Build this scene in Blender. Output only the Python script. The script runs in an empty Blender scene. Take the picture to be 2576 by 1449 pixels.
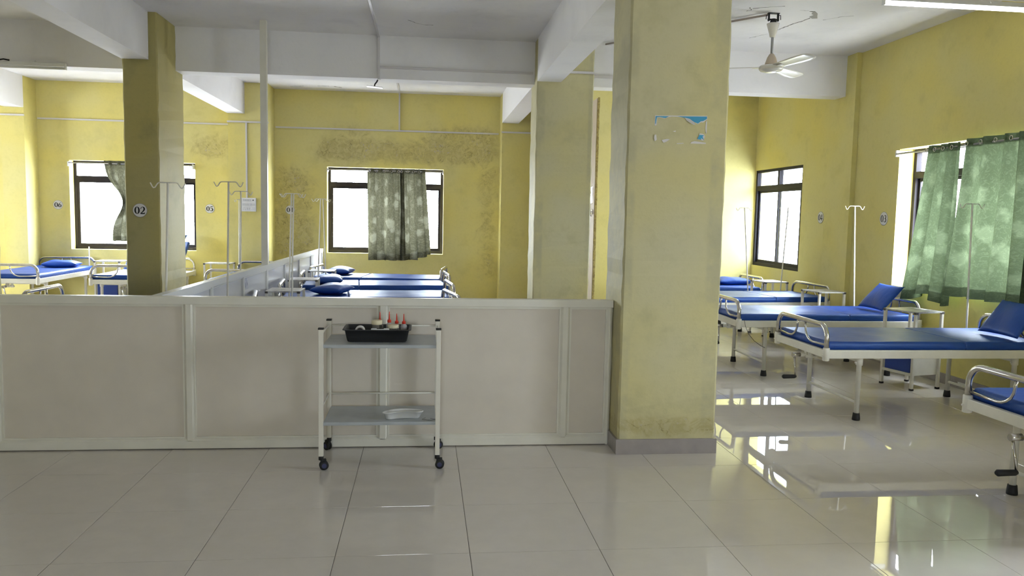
import bpy, bmesh, math, random
from mathutils import Vector, Matrix
random.seed(7)
PI = math.pi
D = bpy.data
scn = bpy.context.scene
COL = scn.collection

# ------------------------------------------------------------------ camera
CZ = 1.5219
cam_d = D.cameras.new('camera'); cam = D.objects.new('camera', cam_d); COL.objects.link(cam)
cam_d.sensor_fit = 'HORIZONTAL'; cam_d.sensor_width = 36.0; cam_d.lens = 1999.03 / 2576 * 36
_r = Vector((0.9939006, -0.1084475, 0.0200191)); _d = Vector((0.0101159, -0.0911101, -0.9957894)); _f = Vector((0.1098148, 0.9899182, -0.0894573))
m3 = Matrix((_r, -_d, -_f)).transposed()
cam.matrix_world = Matrix.Translation((0, 0, CZ)) @ m3.to_4x4()
cam_d.clip_start = .05; cam_d.clip_end = 200
scn.camera = cam

# ------------------------------------------------------------------ world and exposure
SKY = 49.0
world = D.worlds.new('overcast_sky'); scn.world = world; world.use_nodes = True
bgn = world.node_tree.nodes['Background']
bgn.inputs['Strength'].default_value = SKY
# overcast sky over duller ground: below the horizon the surroundings return less light
GROUND = 0.72
_wt = world.node_tree; _tc = _wt.nodes.new('ShaderNodeTexCoord'); _sp = _wt.nodes.new('ShaderNodeSeparateXYZ'); _mr = _wt.nodes.new('ShaderNodeMapRange'); _mx = _wt.nodes.new('ShaderNodeMix')
_mr.interpolation_type = 'SMOOTHSTEP'; _mr.inputs['From Min'].default_value = -.10; _mr.inputs['From Max'].default_value = .06
_mx.data_type = 'RGBA'; _mx.inputs[6].default_value = (.90*GROUND, .94*GROUND, .98*GROUND, 1); _mx.inputs[7].default_value = (0.865, 0.94, 1.05, 1)
_wt.links.new(_tc.outputs['Generated'], _sp.inputs[0]); _wt.links.new(_sp.outputs[2], _mr.inputs['Value']); _wt.links.new(_mr.outputs['Result'], _mx.inputs[0]); _wt.links.new(_mx.outputs[2], bgn.inputs['Color'])
scn.view_settings.view_transform = 'Standard'; scn.view_settings.look = 'None'
scn.view_settings.exposure = 0.27; scn.view_settings.gamma = 1.0; scn.view_settings.use_curve_mapping = False
try:
    scn.cycles.use_denoising = True; scn.cycles.denoiser = 'OPENIMAGEDENOISE'
    scn.cycles.max_bounces = 6; scn.cycles.diffuse_bounces = 4; scn.cycles.glossy_bounces = 3
    scn.cycles.use_adaptive_sampling = True; scn.cycles.adaptive_threshold = .08
    scn.cycles.transmission_bounces = 6; scn.cycles.transparent_max_bounces = 12
    scn.cycles.caustics_reflective = False; scn.cycles.caustics_refractive = False
    scn.cycles.sample_clamp_indirect = 8.0; scn.cycles.use_light_tree = False
except Exception:
    pass

# ------------------------------------------------------------------ materials
def new_mat(name):
    m = D.materials.new(name); m.use_nodes = True
    nt = m.node_tree; b = nt.nodes['Principled BSDF']
    return m, nt, b
def C4(c): return (c[0], c[1], c[2], 1)
def mat(name, col, rough=.5, metal=0.0, spec=.5, var=0.0, vscale=6.0, bump=0.0, bscale=60.0, trans=0.0, ior=1.45, vcol=None, emit=None):
    m, nt, b = new_mat(name)
    b.inputs['Roughness'].default_value = rough; b.inputs['Metallic'].default_value = metal
    b.inputs['Specular IOR Level'].default_value = spec; b.inputs['Base Color'].default_value = C4(col)
    b.inputs['Transmission Weight'].default_value = trans; b.inputs['IOR'].default_value = ior
    if emit: b.inputs['Emission Color'].default_value = C4(emit[0]); b.inputs['Emission Strength'].default_value = emit[1]
    if var or bump: tc = nt.nodes.new('ShaderNodeTexCoord')
    if var:
        n = nt.nodes.new('ShaderNodeTexNoise'); n.inputs['Scale'].default_value = vscale; n.inputs['Detail'].default_value = 5
        r = nt.nodes.new('ShaderNodeValToRGB'); r.color_ramp.elements[0].position = .3; r.color_ramp.elements[1].position = .72
        a = vcol or tuple(x * (1 - var) for x in col)
        r.color_ramp.elements[0].color = C4(a); r.color_ramp.elements[1].color = C4(tuple(min(1, x * (1 + var * .4)) for x in col))
        nt.links.new(tc.outputs['Object'], n.inputs['Vector']); nt.links.new(n.outputs['Fac'], r.inputs['Fac']); nt.links.new(r.outputs['Color'], b.inputs['Base Color'])
    if bump:
        n2 = nt.nodes.new('ShaderNodeTexNoise'); n2.inputs['Scale'].default_value = bscale; n2.inputs['Detail'].default_value = 4
        bp = nt.nodes.new('ShaderNodeBump'); bp.inputs['Strength'].default_value = bump; bp.inputs['Distance'].default_value = .01
        nt.links.new(tc.outputs['Object'], n2.inputs['Vector']); nt.links.new(n2.outputs['Fac'], bp.inputs['Height']); nt.links.new(bp.outputs['Normal'], b.inputs['Normal'])
    return m

def math_node(nt, op, a, b=None, clamp=False):
    n = nt.nodes.new('ShaderNodeMath'); n.operation = op; n.use_clamp = clamp
    for i, v in enumerate((a, b)):
        if v is None: continue
        if isinstance(v, (int, float)): n.inputs[i].default_value = v
        else: nt.links.new(v, n.inputs[i])
    return n.outputs[0]
def smooth(nt, v, lo, hi):
    n = nt.nodes.new('ShaderNodeMapRange'); n.interpolation_type = 'SMOOTHSTEP'
    n.inputs['From Min'].default_value = lo; n.inputs['From Max'].default_value = hi
    nt.links.new(v, n.inputs['Value']); return n.outputs['Result']
def mix(nt, fac, a, b):
    n = nt.nodes.new('ShaderNodeMix'); n.data_type = 'RGBA'
    if isinstance(fac, (int, float)): n.inputs[0].default_value = fac
    else: nt.links.new(fac, n.inputs[0])
    for i, v in ((6, a), (7, b)):
        if isinstance(v, tuple): n.inputs[i].default_value = C4(v)
        else: nt.links.new(v, n.inputs[i])
    return n.outputs[2]
def noise(nt, vec, scale, detail=5, rough=.55, dist=0.0):
    n = nt.nodes.new('ShaderNodeTexNoise'); n.inputs['Scale'].default_value = scale; n.inputs['Detail'].default_value = detail
    n.inputs['Roughness'].default_value = rough; n.inputs['Distortion'].default_value = dist
    nt.links.new(vec, n.inputs['Vector']); return n.outputs['Fac']

YEL = (0.735, 0.635, 0.205)
def yellow_wall(name, col=YEL, grime=0.35, stains=(), rubs=()):
    """painted plaster; stains = soft world-space boxes (axis, a0, a1, z0, z1, strength) of damp and mould that the wall really carries"""
    m, nt, b = new_mat(name)
    b.inputs['Roughness'].default_value = .62; b.inputs['Specular IOR Level'].default_value = .3
    geo = nt.nodes.new('ShaderNodeNewGeometry'); P = geo.outputs['Position']
    n1 = noise(nt, P, .9, 2); n2 = noise(nt, P, 3.2, 4, .65); n3 = noise(nt, P, 26, 2, .7)
    pale = tuple(c * k for c, k in zip(col, (.95, .99, 1.30))); dull = tuple(c * k for c, k in zip(col, (.72, .75, .86)))
    c = mix(nt, smooth(nt, n1, .35, .65), col, pale)
    g = math_node(nt, 'MULTIPLY', smooth(nt, n2, .5, .75), grime)
    c = mix(nt, g, c, dull)
    c = mix(nt, math_node(nt, 'MULTIPLY', smooth(nt, n3, .45, .75), .14), c, dull)
    height = n3
    if rubs:
        sp = nt.nodes.new('ShaderNodeSeparateXYZ'); nt.links.new(P, sp.inputs[0]); rn = smooth(nt, noise(nt, P, 2.3, 4, .7), .38, .62)
        for x0, x1 in rubs:
            f = math_node(nt, 'MULTIPLY', smooth(nt, sp.outputs[0], x0, x0+.03), math_node(nt, 'SUBTRACT', 1.0, smooth(nt, sp.outputs[0], x1-.03, x1)))
            c = mix(nt, math_node(nt, 'MULTIPLY', math_node(nt, 'MULTIPLY', f, rn), .55), c, (0.42, 0.40, 0.27))
    if stains:
        sep = nt.nodes.new('ShaderNodeSeparateXYZ'); nt.links.new(P, sep.inputs[0])
        tot = None
        for ax, a0, a1, z0, z1, st in stains:
            A = sep.outputs[ax]; Z = sep.outputs[2]; s = min(.28, (a1 - a0) / 2, (z1 - z0) / 2)
            f = math_node(nt, 'MULTIPLY', smooth(nt, A, a0 - s, a0 + s), math_node(nt, 'SUBTRACT', 1.0, smooth(nt, A, a1 - s, a1 + s)))
            f2 = math_node(nt, 'MULTIPLY', smooth(nt, Z, z0 - s, z0 + s), math_node(nt, 'SUBTRACT', 1.0, smooth(nt, Z, z1 - s, z1 + s)))
            f = math_node(nt, 'MULTIPLY', math_node(nt, 'MULTIPLY', f, f2), st)
            tot = f if tot is None else math_node(nt, 'MAXIMUM', tot, f)
        big = noise(nt, P, 3.6, 7, .68, 1.2); med = noise(nt, P, 11, 6, .7, 1.5); fine = noise(nt, P, 34, 4, .7, .6)
        reach = math_node(nt, 'ADD', tot, math_node(nt, 'MULTIPLY', math_node(nt, 'SUBTRACT', big, .5), 1.5))
        blot = math_node(nt, 'MULTIPLY', smooth(nt, reach, .35, .75), smooth(nt, med, .40, .58))
        c = mix(nt, math_node(nt, 'MULTIPLY', smooth(nt, reach, .15, .95), .38), c, (0.44, 0.38, 0.19))
        c = mix(nt, math_node(nt, 'MULTIPLY', blot, .38), c, (0.36, 0.29, 0.085))
        vor = nt.nodes.new('ShaderNodeTexVoronoi'); vor.feature = 'DISTANCE_TO_EDGE'; vor.inputs['Scale'].default_value = 4.5
        wv = nt.nodes.new('ShaderNodeVectorMath'); wv.operation = 'ADD'
        nn = nt.nodes.new('ShaderNodeTexNoise'); nn.inputs['Scale'].default_value = 5; nn.inputs['Detail'].default_value = 5
        nt.links.new(P, nn.inputs['Vector']); sc = nt.nodes.new('ShaderNodeVectorMath'); sc.operation = 'SCALE'; sc.inputs['Scale'].default_value = .5
        nt.links.new(nn.outputs['Color'], sc.inputs[0]); nt.links.new(P, wv.inputs[0]); nt.links.new(sc.outputs[0], wv.inputs[1]); nt.links.new(wv.outputs[0], vor.inputs['Vector'])
        crack = math_node(nt, 'MULTIPLY', math_node(nt, 'SUBTRACT', 1.0, smooth(nt, vor.outputs['Distance'], .0, .028)), smooth(nt, reach, .45, .8))
        crack = math_node(nt, 'MULTIPLY', crack, smooth(nt, med, .42, .55))
        c = mix(nt, math_node(nt, 'MULTIPLY', crack, .7), c, (0.22, 0.17, 0.06))
        flake = math_node(nt, 'MULTIPLY', smooth(nt, reach, .62, .95), math_node(nt, 'MULTIPLY', smooth(nt, fine, .56, .64), smooth(nt, big, .5, .62)))
        c = mix(nt, flake, c, (0.50, 0.46, 0.42))
    nt.links.new(c, b.inputs['Base Color'])
    bp = nt.nodes.new('ShaderNodeBump'); bp.inputs['Strength'].default_value = .12; bp.inputs['Distance'].default_value = .01
    nt.links.new(height, bp.inputs['Height']); nt.links.new(bp.outputs['Normal'], b.inputs['Normal'])
    return m

M = {}
M['wall'] = yellow_wall('yellow_plaster')
M['far'] = yellow_wall('yellow_plaster_damp', stains=(
    (0, -1.75, 1.20, 2.36, 2.72, .95), (0, -.1, 1.20, 2.40, 3.0, .8), (0, .85, 1.24, .40, 2.5, .62), (0, -2.45, -1.80, .75, 2.25, .95),
    (0, -3.75, -3.05, 2.35, 2.75, .75), (0, -5.6, -4.0, 2.36, 2.62, .30), (0, -1.5, -.9, 2.7, 3.0, .5), (0, -3.15, -2.9, 1.2, 2.3, .45)))
M['column'] = yellow_wall('yellow_column_plaster', col=(0.62, 0.555, 0.265), grime=.55, stains=((2, .09, .27, .09, .27, .85),), rubs=((1.20, 1.33), (1.79, 1.93)))
M['column_shaded'] = yellow_wall('shaded_column_plaster', col=(0.47, 0.405, 0.145), grime=.6)  # base colour darkened to hold the shade of the column's front face
def ceiling_mat(name, col, blotch):
    m, nt, b = new_mat(name); b.inputs['Roughness'].default_value = .8; b.inputs['Specular IOR Level'].default_value = .2
    geo = nt.nodes.new('ShaderNodeNewGeometry'); P = geo.outputs['Position']
    c = mix(nt, math_node(nt, 'MULTIPLY', smooth(nt, noise(nt, P, 1.1, 5, .6), .5, .75), blotch), col, tuple(x * .78 for x in col))
    c = mix(nt, math_node(nt, 'MULTIPLY', smooth(nt, noise(nt, P, 9, 6, .7), .52, .75), .25 * blotch), c, tuple(x * .7 for x in col))
    nt.links.new(c, b.inputs['Base Color'])
    bp = nt.nodes.new('ShaderNodeBump'); bp.inputs['Strength'].default_value = .2; bp.inputs['Distance'].default_value = .01
    nt.links.new(noise(nt, P, 14, 5, .6), bp.inputs['Height']); nt.links.new(bp.outputs['Normal'], b.inputs['Normal'])
    return m
M['ceiling'] = ceiling_mat('ceiling_whitewash', (0.86, 0.84, 0.83), .55)
M['beam'] = ceiling_mat('beam_whitewash', (0.88, 0.865, 0.87), .35)
M['crack'] = mat('crack_dark', (0.14, 0.13, 0.115), .9)
M['bare'] = mat('bare_plaster', (0.36, 0.34, 0.30), .9)

def tile_mat():
    m, nt, b = new_mat('polished_tile'); b.inputs['Roughness'].default_value = .035; b.inputs['Specular IOR Level'].default_value = .5
    b.inputs['IOR'].default_value = 1.62
    geo = nt.nodes.new('ShaderNodeNewGeometry'); P = geo.outputs['Position']
    oi = nt.nodes.new('ShaderNodeObjectInfo')
    base = (0.70, 0.655, 0.60)
    c = mix(nt, smooth(nt, noise(nt, P, 7, 3, .65), .3, .7), base, tuple(x * .95 for x in base))
    c = mix(nt, math_node(nt, 'MULTIPLY', oi.outputs['Random'], .5), c, tuple(x * .95 for x in base))
    nt.links.new(c, b.inputs['Base Color'])
    r = math_node(nt, 'ADD', .012, math_node(nt, 'MULTIPLY', smooth(nt, noise(nt, P, 2.5, 2, .6), .5, .8), .03)); nt.links.new(r, b.inputs['Roughness'])
    bp = nt.nodes.new('ShaderNodeBump'); bp.inputs['Strength'].default_value = .05; bp.inputs['Distance'].default_value = .004
    nt.links.new(noise(nt, P, 3.5, 2, .4), bp.inputs['Height']); nt.links.new(bp.outputs['Normal'], b.inputs['Normal'])
    return m
M['tile'] = tile_mat()
M['grout'] = mat('grout', (0.22, 0.20, 0.175), .9)
M['skirting'] = mat('grey_tile', (0.36, 0.325, 0.315), .25, var=.1, vscale=12)
M['rail'] = mat('painted_rail', (0.78, 0.755, 0.66), .38, var=.06, vscale=8)
M['panel'] = mat('laminate_beige', (0.70, 0.64, 0.55), .5, var=.05, vscale=5, bump=.03, bscale=120)
M['rail2'] = mat('painted_rail_white', (0.76, 0.765, 0.75), .28)
M['panel2'] = mat('laminate_white', (0.74, 0.745, 0.76), .22)
M['cream'] = mat('cream_enamel', (0.80, 0.77, 0.68), .35, var=.05, vscale=14)
M['chrome'] = mat('steel_tube', (0.62, 0.60, 0.58), .2, metal=1.0, var=.18, vscale=18)
M['rubber'] = mat('black_rubber', (0.015, 0.015, 0.015), .6)
def vinyl():
    m, nt, b = new_mat('blue_vinyl'); b.inputs['Roughness'].default_value = .46; b.inputs['Specular IOR Level'].default_value = .68; b.inputs['Specular Tint'].default_value = (.55, .78, 1, 1)  # blue specular tint paints the window sheen into the reflections
    tc = nt.nodes.new('ShaderNodeTexCoord'); P = tc.outputs['Object']
    c = mix(nt, smooth(nt, noise(nt, P, 5, 5), .3, .7), (0.008, 0.046, 0.28), (0.011, 0.058, 0.325)); nt.links.new(c, b.inputs['Base Color'])
    bp = nt.nodes.new('ShaderNodeBump'); bp.inputs['Strength'].default_value = .25; bp.inputs['Distance'].default_value = .02
    mp = nt.nodes.new('ShaderNodeMapping'); mp.inputs['Scale'].default_value = (2.0, 6.0, 3.0); nt.links.new(P, mp.inputs['Vector'])
    nt.links.new(noise(nt, mp.outputs['Vector'], 2.2, 3, .5, .8), bp.inputs['Height']); nt.links.new(bp.outputs['Normal'], b.inputs['Normal'])
    return m
M['vinyl'] = vinyl()
M['door_blue'] = mat('blue_enamel', (0.022, 0.055, 0.28), .35)
M['locker_top'] = mat('worn_white_top', (0.66, 0.66, 0.64), .4, var=.5, vscale=9, vcol=(0.22, 0.20, 0.18))
M['white'] = mat('white_plastic', (0.84, 0.84, 0.82), .35)
M['frame'] = mat('window_dark_frame', (0.024, 0.021, 0.026), .5, spec=.15)
M['black'] = mat('black_print', (0.02, 0.02, 0.02), .6)
M['sign'] = mat('sign_white', (0.80, 0.79, 0.78), .5)
M['shelf'] = mat('grey_enamel', (0.44, 0.47, 0.49), .3, var=.12, vscale=10)
M['tray'] = mat('dark_grey_plastic', (0.030, 0.031, 0.033), .42)
M['red'] = mat('red_plastic', (0.72, 0.045, 0.02), .35)
M['bottle'] = mat('cloudy_plastic', (0.66, 0.63, 0.62), .35, trans=.35)
M['lid'] = mat('cream_plastic', (0.80, 0.72, 0.50), .4)
M['jar'] = mat('clear_plastic', (0.92, 0.92, 0.92), .05, trans=.92, ior=1.3)
M['fan'] = mat('fan_enamel', (0.80, 0.77, 0.70), .25)
M['fan_tan'] = mat('fan_tan', (0.60, 0.50, 0.38), .4)
M['conduit'] = mat('pvc_conduit', (0.66, 0.635, 0.63), .45)
M['tube_on'] = mat('tube_lit', (1, 1, 1), .4, emit=((0.93, 0.96, 1.0), 14.0))
M['foil'] = mat('foil_tape', (0.75, 0.75, 0.76), .22, metal=1.0, bump=.8, bscale=50)
M['board'] = mat('beige_board', (0.60, 0.50, 0.385), .55, var=.05)
M['board_edge'] = mat('raw_board_edge', (0.46, 0.37, 0.13), .8, var=.5, vscale=40, vcol=(0.25, 0.18, 0.07))
M['poster_blue'] = mat('poster_blue', (0.06, 0.34, 0.56), .55)
M['paper'] = mat('torn_paper', (0.72, 0.69, 0.68), .8)
def glass_mat(name='window_glass', tint=(.96, .97, .97)):
    m, nt, b = new_mat(name); nt.nodes.remove(b)
    out = nt.nodes['Material Output']; t = nt.nodes.new('ShaderNodeBsdfTransparent'); t.inputs[0].default_value = C4(tint)
    g = nt.nodes.new('ShaderNodeBsdfGlossy'); g.inputs['Roughness'].default_value = .02
    mx = nt.nodes.new('ShaderNodeMixShader'); mx.inputs[0].default_value = .06
    nt.links.new(t.outputs[0], mx.inputs[1]); nt.links.new(g.outputs[0], mx.inputs[2]); nt.links.new(mx.outputs[0], out.inputs['Surface'])
    return m
M['glass'] = glass_mat(); M['glass_dimmed'] = glass_mat('dimmed_glass', (.60, .625, .65))  # second glass is dimmed to weaken the corner window's light on the end wall
def curtain_mat(name, dark, light, tr):
    m, nt, b = new_mat(name); nt.nodes.remove(b); out = nt.nodes['Material Output']
    tc = nt.nodes.new('ShaderNodeTexCoord'); U = tc.outputs['UV']
    v1 = nt.nodes.new('ShaderNodeTexVoronoi'); v1.inputs['Scale'].default_value = 4.6
    dn = nt.nodes.new('ShaderNodeTexNoise'); dn.inputs['Scale'].default_value = 9; dn.inputs['Detail'].default_value = 3; nt.links.new(U, dn.inputs['Vector'])
    ds = nt.nodes.new('ShaderNodeVectorMath'); ds.operation = 'SCALE'; ds.inputs['Scale'].default_value = .16; nt.links.new(dn.outputs['Color'], ds.inputs[0])
    da = nt.nodes.new('ShaderNodeVectorMath'); da.operation = 'ADD'; nt.links.new(U, da.inputs[0]); nt.links.new(ds.outputs[0], da.inputs[1]); nt.links.new(da.outputs[0], v1.inputs['Vector'])
    nz = noise(nt, U, 24, 5, .7, 1.5)
    f = math_node(nt, 'ADD', math_node(nt, 'MULTIPLY', math_node(nt, 'SUBTRACT', 1.0, smooth(nt, v1.outputs['Distance'], .22, .46)), .62), math_node(nt, 'MULTIPLY', smooth(nt, nz, .45, .65), .38), True)
    sep = nt.nodes.new('ShaderNodeSeparateXYZ'); nt.links.new(U, sep.inputs[0])
    hem = math_node(nt, 'MULTIPLY', smooth(nt, sep.outputs[1], .087, .099), math_node(nt, 'SUBTRACT', 1.0, smooth(nt, sep.outputs[1], 1.417, 1.428)))
    c = mix(nt, f, dark, light)
    d = nt.nodes.new('ShaderNodeBsdfDiffuse'); t = nt.nodes.new('ShaderNodeBsdfTranslucent')
    nt.links.new(c, d.inputs[0]); nt.links.new(c, t.inputs[0])
    mx = nt.nodes.new('ShaderNodeMixShader'); nt.links.new(math_node(nt, 'ADD', tr * .35, math_node(nt, 'MULTIPLY', hem, tr * .65)), mx.inputs[0])
    nt.links.new(d.outputs[0], mx.inputs[1]); nt.links.new(t.outputs[0], mx.inputs[2]); nt.links.new(mx.outputs[0], out.inputs['Surface'])
    bp = nt.nodes.new('ShaderNodeBump'); bp.inputs['Strength'].default_value = .35; bp.inputs['Distance'].default_value = .01
    nt.links.new(nz, bp.inputs['Height']); nt.links.new(bp.outputs['Normal'], d.inputs['Normal'])
    return m
M['curtain_green'] = curtain_mat('curtain_green', (0.055, 0.074, 0.039), (0.112, 0.143, 0.083), .20)
M['curtain_olive'] = curtain_mat('curtain_olive', (0.070, 0.068, 0.042), (0.185, 0.185, 0.135), .145)

# ------------------------------------------------------------------ mesh helpers
class MB:
    def __init__(s): s.v = []; s.f = []; s.sm = []; s.mi = []
    def add(s, v, f, smooth=False, mi=0):
        o = len(s.v); s.v += [tuple(p) for p in v]
        for q in f: s.f.append(tuple(i + o for i in q)); s.sm.append(smooth); s.mi.append(mi)
        return s
    def box(s, x0, x1, y0, y1, z0, z1, ch=0.0, mi=0):
        if x0 > x1: x0, x1 = x1, x0
        if y0 > y1: y0, y1 = y1, y0
        if z0 > z1: z0, z1 = z1, z0
        if ch <= 0:
            return s.add([(x0,y0,z0),(x1,y0,z0),(x1,y1,z0),(x0,y1,z0),(x0,y0,z1),(x1,y0,z1),(x1,y1,z1),(x0,y1,z1)],
                  [(3,2,1,0),(4,5,6,7),(0,1,5,4),(1,2,6,5),(2,3,7,6),(3,0,4,7)], mi=mi)
        bm = bmesh.new(); bmesh.ops.create_cube(bm, size=1)
        for v in bm.verts: v.co = ((x0+x1)/2 + v.co.x*(x1-x0), (y0+y1)/2 + v.co.y*(y1-y0), (z0+z1)/2 + v.co.z*(z1-z0))
        bmesh.ops.bevel(bm, geom=list(bm.edges), offset=ch, segments=2, affect='EDGES', profile=.6)
        bm.verts.index_update()
        s.add([v.co for v in bm.verts], [[v.index for v in f.verts] for f in bm.faces], mi=mi); bm.free(); return s
    def tube(s, pts, r, seg=10, cap=True, closed=False, mi=0):
        pts = [Vector(p) for p in pts]; n = len(pts); rr = r if isinstance(r, (list, tuple)) else [r] * n
        tang = []
        for i in range(n):
            a = pts[(i - 1) % n] if (closed or i > 0) else pts[i]; b = pts[(i + 1) % n] if (closed or i < n - 1) else pts[i]
            tang.append((b - a).normalized())
        up = Vector((0, 0, 1)) if abs(tang[0].z) < .9 else Vector((1, 0, 0))
        nrm = (up - tang[0] * up.dot(tang[0])).normalized(); vs = []
        for i in range(n):
            nrm = (nrm - tang[i] * nrm.dot(tang[i])).normalized(); bn = tang[i].cross(nrm)
            for k in range(seg):
                a = 2 * PI * k / seg; vs.append(pts[i] + (nrm * math.cos(a) + bn * math.sin(a)) * rr[i])
        fs = []
        for i in range(n if closed else n - 1):
            j = (i + 1) % n
            for k in range(seg):
                l = (k + 1) % seg; fs.append((i*seg+k, i*seg+l, j*seg+l, j*seg+k))
        s.add(vs, fs, True, mi)
        if cap and not closed:
            s.add([vs[k] for k in range(seg)], [tuple(range(seg))[::-1]], False, mi); s.add([vs[(n-1)*seg+k] for k in range(seg)], [tuple(range(seg))], False, mi)
        return s
    def lathe(s, prof, seg=20, c=(0,0,0), mi=0, smooth=True):
        vs = []; fs = []; n = len(prof)
        for r, z in prof:
            for k in range(seg):
                a = 2 * PI * k / seg; vs.append((c[0] + r * math.cos(a), c[1] + r * math.sin(a), c[2] + z))
        for i in range(n - 1):
            for k in range(seg):
                l = (k + 1) % seg; fs.append((i*seg+k, i*seg+l, (i+1)*seg+l, (i+1)*seg+k))
        s.add(vs, fs, smooth, mi)
        s.add(vs[:seg], [tuple(range(seg))[::-1]], False, mi); s.add(vs[-seg:], [tuple(range(seg))], False, mi); return s
    def prism(s, poly, ex, mi=0):
        """poly: list of 3-D points in one plane, ex: extrusion vector"""
        n = len(poly); ex = Vector(ex); a = [Vector(p) for p in poly]; b = [p + ex for p in a]
        s.add(a, [tuple(range(n))[::-1]], mi=mi); s.add(b, [tuple(range(n))], mi=mi)
        s.add(a + b, [(i, (i+1) % n, n + (i+1) % n, n + i) for i in range(n)], mi=mi); return s
    def mesh(s, name, mats):
        me = D.meshes.new(name); me.from_pydata(s.v, [], s.f)
        me.polygons.foreach_set('use_smooth', s.sm); me.polygons.foreach_set('material_index', s.mi)
        for m in (mats if isinstance(mats, (list, tuple)) else [mats]): me.materials.append(M[m] if isinstance(m, str) else m)
        me.update(); return me
    def build(s, name, mats, parent=None, loc=None, rot=None, fix=True):
        me = s.mesh(name, mats)
        if fix:
            bm = bmesh.new(); bm.from_mesh(me); bmesh.ops.remove_doubles(bm, verts=bm.verts, dist=1e-6); bmesh.ops.recalc_face_normals(bm, faces=bm.faces); bm.to_mesh(me); bm.free()
        return link(name, me, parent, loc, rot)
def link(name, me, parent=None, loc=None, rot=None):
    o = D.objects.new(name, me); COL.objects.link(o)
    if parent: o.parent = parent
    if loc: o.location = loc
    if rot: o.rotation_euler = rot
    return o
def empty(name, loc=(0,0,0), rz=0.0):
    o = D.objects.new(name, None); o.empty_display_size = .05; COL.objects.link(o); o.location = loc; o.rotation_euler = (0,0,rz); return o
def tag(o, label=None, cat=None, group=None, kind=None):
    if label: o['label'] = label
    if cat: o['category'] = cat
    if group: o['group'] = group
    if kind: o['kind'] = kind
    return o
def fixed(me):
    bm = bmesh.new(); bm.from_mesh(me); bmesh.ops.remove_doubles(bm, verts=bm.verts, dist=1e-6); bmesh.ops.recalc_face_normals(bm, faces=bm.faces); bm.to_mesh(me); bm.free(); return me
def arc(cx, cz, r, a0, a1, n=7): return [(cx + r*math.cos(a0 + (a1-a0)*i/n), cz + r*math.sin(a0 + (a1-a0)*i/n)) for i in range(n+1)]

# ------------------------------------------------------------------ room shell
ZC = 3.486; ZB = 3.017; XL, XR, YB, YF = -8.6, 5.0, -4.2, 13.3
FX0, FY0, T = -2.1825, 3.4759, .6
fl = tag(MB().box(XL-.3, XR+.3, YB-.3, YF+.3, -.12, -.004).build('floor', 'grout'), kind='structure', label='polished beige vitrified tile floor of the ward', cat='floor')
GAP = .0024
tm = fixed(MB().box(GAP/2, T-GAP/2, GAP/2, T-GAP/2, -.006, 0, ch=.0012).mesh('tile', 'tile'))
rest = MB()
i0 = math.floor((XL - FX0)/T); i1 = math.ceil((XR - FX0)/T); j0 = math.floor((YB - FY0)/T); j1 = math.ceil((YF - FY0)/T)
n_tile = 0
for j in range(j0, j1):
    for i in range(i0, i1):
        x, y = FX0 + i*T, FY0 + j*T
        near = (2.2 < y < 5.1 and -3.3 < x < 5 and x > -1.0*(y+.6)*.56 and x < (y+1.2)*.86) or (5.1 <= y < 10.6 and 1.2 < x < 5)
        if near:
            x1 = min(x+T, XR)
            if x1 - x < .05: continue
            o = link('tile', tm, fl, (x, y, 0)); n_tile += 1
            if x1 < x + T: o.scale = ((x1-x)/T, 1, 1)
        else:
            rest.box(max(x, XL)+GAP/2, min(x+T, XR)-GAP/2, max(y, YB)+GAP/2, min(y+T, YF)-GAP/2, -.003, 0)
tag(rest.build('tile_field', 'tile', fl, fix=False), kind='stuff')

def wall(name, ax, pos, out, a0, a1, z0, z1, holes, th, m, label):
    """plane wall at pos on axis ax (0: X const, 1: Y const), thickness th outwards; holes = (a0, a1, z0, z1)"""
    def P(a, d, z): return (pos + out*d, a, z) if ax == 0 else (a, pos + out*d, z)
    A = sorted({a0, a1, *[h[0] for h in holes], *[h[1] for h in holes]}); Zs = sorted({z0, z1, *[h[2] for h in holes], *[h[3] for h in holes]})
    b = MB()
    for i in range(len(A)-1):
        for k in range(len(Zs)-1):
            ca, cz = (A[i]+A[i+1])/2, (Zs[k]+Zs[k+1])/2
            if any(h[0] < ca < h[1] and h[2] < cz < h[3] for h in holes): continue
            for d in (0, th): b.add([P(A[i],d,Zs[k]), P(A[i+1],d,Zs[k]), P(A[i+1],d,Zs[k+1]), P(A[i],d,Zs[k+1])], [(0,1,2,3)])
    for h in list(holes) + [(a0, a1, z0, z1)]:
        b.add([P(h[0],0,h[2]),P(h[0],th,h[2]),P(h[0],th,h[3]),P(h[0],0,h[3])], [(0,1,2,3)]); b.add([P(h[1],0,h[2]),P(h[1],th,h[2]),P(h[1],th,h[3]),P(h[1],0,h[3])], [(0,1,2,3)])
        b.add([P(h[0],0,h[2]),P(h[0],th,h[2]),P(h[1],th,h[2]),P(h[1],0,h[2])], [(0,1,2,3)]); b.add([P(h[0],0,h[3]),P(h[0],th,h[3]),P(h[1],th,h[3]),P(h[1],0,h[3])], [(0,1,2,3)])
    return tag(b.build(name, m), kind='structure', label=label, cat='wall')
ZS, ZT = .87, 2.27
H_far = [(-5.57, -3.66, ZS, ZT), (-1.59, .30, ZS, ZT)]
H_right = [(6.1, 8.03, .87, 2.315), (10.2, 11.73, .86, 2.29), (2.75, 3.5, .87, 2.315)]  # last opening: added unseen window, sized for fill from the side
H_left = [(10.1, 11.5, ZS, ZT)]  # added unseen window, width tuned for the light it lets in
H_back_fill = [(-.7, .2, ZS, ZT)]  # added unseen window, gives front fill on partition and column
wall('wall_far', 1, YF, 1, XL, XR, 0, ZC, H_far, .24, 'far', 'damp stained yellow far wall with two windows')
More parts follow.
